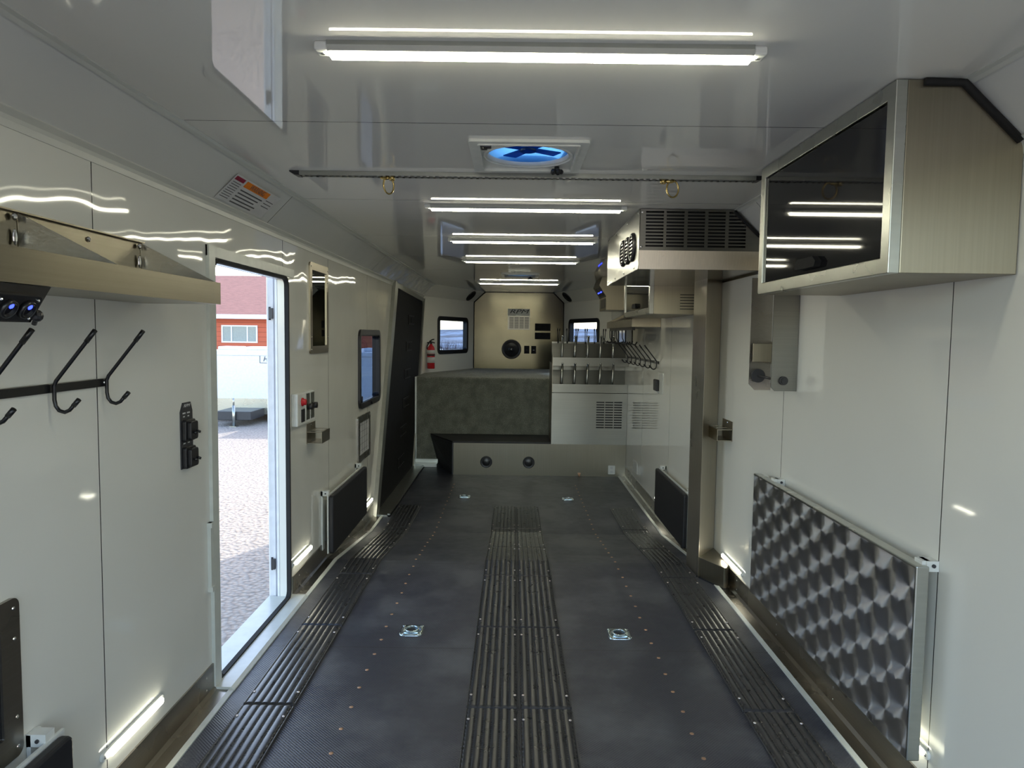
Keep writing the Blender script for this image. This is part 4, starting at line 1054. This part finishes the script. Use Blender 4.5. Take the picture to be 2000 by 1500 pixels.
smb = MB(); smb.lathe((0, 0, 0), (0, 0, 1), [(0, .0085), (.0015, .0078), (.0018, .005), (.0030, .004)], 10); fs_me = bpy.data.meshes.new('floor_screw'); smb.bm.to_mesh(fs_me); fs_me.materials.append(M['copper'])
for x, side in ((-.658, 'left'), (.637, 'right')):
    y = 1.295
    while y < 7.6:
        o = bpy.data.objects.new('floor_screw', fs_me); SC.collection.objects.link(o); o.location = (x+random.uniform(-.003, .003), y, fz(y)+.0002)
        tag(o, 'coppery screw head in the floor row between centre traction strip and %s strip' % side, 'screw', '%s row of floor screws' % side); y += .1545

# ================================================================== OUTSIDE
GZ = -.75
m = MB(); m.box(-150, 150, -60, 46, GZ-.2, GZ); struct('ground', m, M['gravel'])
def hills():
    m = MB(); nx, ny = 60, 30; V = []
    for j in range(ny+1):
        y = 40+j*14
        row = []
        for i in range(nx+1):
            x = -260+i*520/nx
            h = GZ-.1+ max(0, (y-60))*.012 + 1.6*math.sin(x*.02+1)*min(1, j/12) + .8*math.sin(x*.05+y*.03)*min(1, j/6)
            row.append(m.bm.verts.new((x, y, h)))
        V.append(row)
    for j in range(ny):
        for i in range(nx): m.face([V[j][i], V[j][i+1], V[j+1][i+1], V[j+1][i]], True)
    return struct('hills', m, M['hill'], recalc=False)
hills()
def brush():
    m = MB()
    for k in range(6500):
        if k < 3800: y = random.uniform(24, 44); x = y*random.uniform(-.112, .17)
        else: y = random.uniform(46, 66); x = random.uniform(-24, 24)
        h = random.uniform(.9, 1.95)*(1.1 if random.random() < .1 else 1)
        dx, dy = random.uniform(-.35, .35), random.uniform(-.3, .3); r = random.uniform(.008, .022)
        A = m.verts([(x-r, y, GZ), (x+r, y, GZ), (x, y+r, GZ)]); B = m.bm.verts.new((x+dx, y+dy, GZ+h))
        for a, b in ((0, 1), (1, 2), (2, 0)): m.face([A[a], A[b], B])
        c = random.uniform(.3, .8); px, py, pz = x+dx*c, y+dy*c, GZ+h*c
        A = m.verts([(px-r*.6, py, pz), (px+r*.6, py, pz), (px, py+r, pz)]); B = m.bm.verts.new((px+random.uniform(-.3, .3), py, pz+random.uniform(.2, .6)))
        for a, b in ((0, 1), (1, 2), (2, 0)): m.face([A[a], A[b], B])
    o = build('scrub', m, M['brush']); tag(o, 'bare grey scrub growing beyond the nose windows', 'scrub', kind='stuff')
brush()

def cargo_trailer(x0, x1, label, logo):
    yf = 17.4; t = thing('cargo_trailer', label, 'trailer', ((x0+x1)/2, yf, GZ), 'white cargo trailers parked outside'); xc = (x0+x1)/2
    m = MB(); m.box(x0, x1, yf, yf+5.5, -.56, .93); build('body', m, M['outer'], t, bevel=.04)
    m = MB(); m.box(x0-.02, x1+.02, yf-.03, yf+5.52, .88, 1.0); build('roof_trim', m, M['outer'], t, bevel=.02)
    m = MB(); m.box(x0+.02, x1-.02, yf-.012, yf, -.56, -.17); build('stone_guard', m, M['mill'], t)
    m = MB(); m.box(xc-.45, xc+.38, yf-.9, yf, -.60, -.40); build('coupler_box', m, M['dull'], t, bevel=.01)
    m = MB(); m.cyl((xc, yf-.95, GZ), (xc, yf-.95, -.25), .035, 10); m.cyl((xc, yf-.95, -.25), (xc, yf-.95, -.08), .02, 8); m.box(xc-.08, xc+.08, yf-1.03, yf-.87, GZ, GZ+.02); build('jack_stand', m, M['mill'], t)
    for yy in (yf+2.4, yf+3.3):
        for xx in (x0-.02, x1-.2):
            m = MB(); m.lathe((xx, yy, GZ+.34), (1, 0, 0), [(0, .30), (.02, .34), (.2, .34), (.22, .30)], 20); build('wheel', m, M['blk'], t)
    for xx in (x0+.5, xc, x1-.6):
        m = MB(); m.box(xx-.3, xx+.25, yf+.6, yf+1.1, 1.0, 1.09); build('roof_vent', m, M['outer'], t, bevel=.03)
    if logo:
        lg = text_obj('lettering', 'Haulmark', .17, .004, M['ink'], t, basis(Vector((1,0,0)), Vector((0,0,1)), Vector((0,-1,0)), (logo, yf-.012, .80)), .3, 0)
        P = lambda u, v, d: (u, yf-d, v)
        m = MB(); m.rring(logo-.43, logo+.43, .70, .90, .01, .012, P, .0, .008); build('logo_border', m, M['ink'], lg)
    return t
cargo_trailer(-7.75, -5.35, 'white enclosed cargo trailer parked outside the open entry door', -5.84)
cargo_trailer(-4.75, -2.35, 'white cargo trailer outside, seen only through left side window', None)
t = thing('red_building', 'red-sided building with brown-red shingle roof seen through entry door', 'building', (-16, 30, GZ))
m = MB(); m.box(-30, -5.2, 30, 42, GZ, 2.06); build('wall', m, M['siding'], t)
m = MB(); m.prism([(29.5, 2.02), (29.5, 2.16), (36, 4.28), (42.5, 2.16), (42.5, 2.02), (36, 4.1)], 'x', -30.6, -4.8); build('roof', m, M['shingle'], t)
m = MB(); m.box(-30.6, -4.8, 29.42, 29.5, 2.00, 2.18); m.box(-30.6, -4.8, 29.5, 30, 2.0, 2.04); build('fascia', m, M['outer'], t)
for k, xw in enumerate((-11.61, -18.5, -24.5)):
    m = MB(); m.plate((xw-.76, xw+.76), (1.0, 1.74), [(xw-.70, xw-.36, 1.06, 1.68), (xw-.31, xw+.31, 1.06, 1.68), (xw+.36, xw+.70, 1.06, 1.68)], lambda u, v: (u, 29.95, v), (0, .06, 0)); wf = build('window_frame', m, M['outer'], t)
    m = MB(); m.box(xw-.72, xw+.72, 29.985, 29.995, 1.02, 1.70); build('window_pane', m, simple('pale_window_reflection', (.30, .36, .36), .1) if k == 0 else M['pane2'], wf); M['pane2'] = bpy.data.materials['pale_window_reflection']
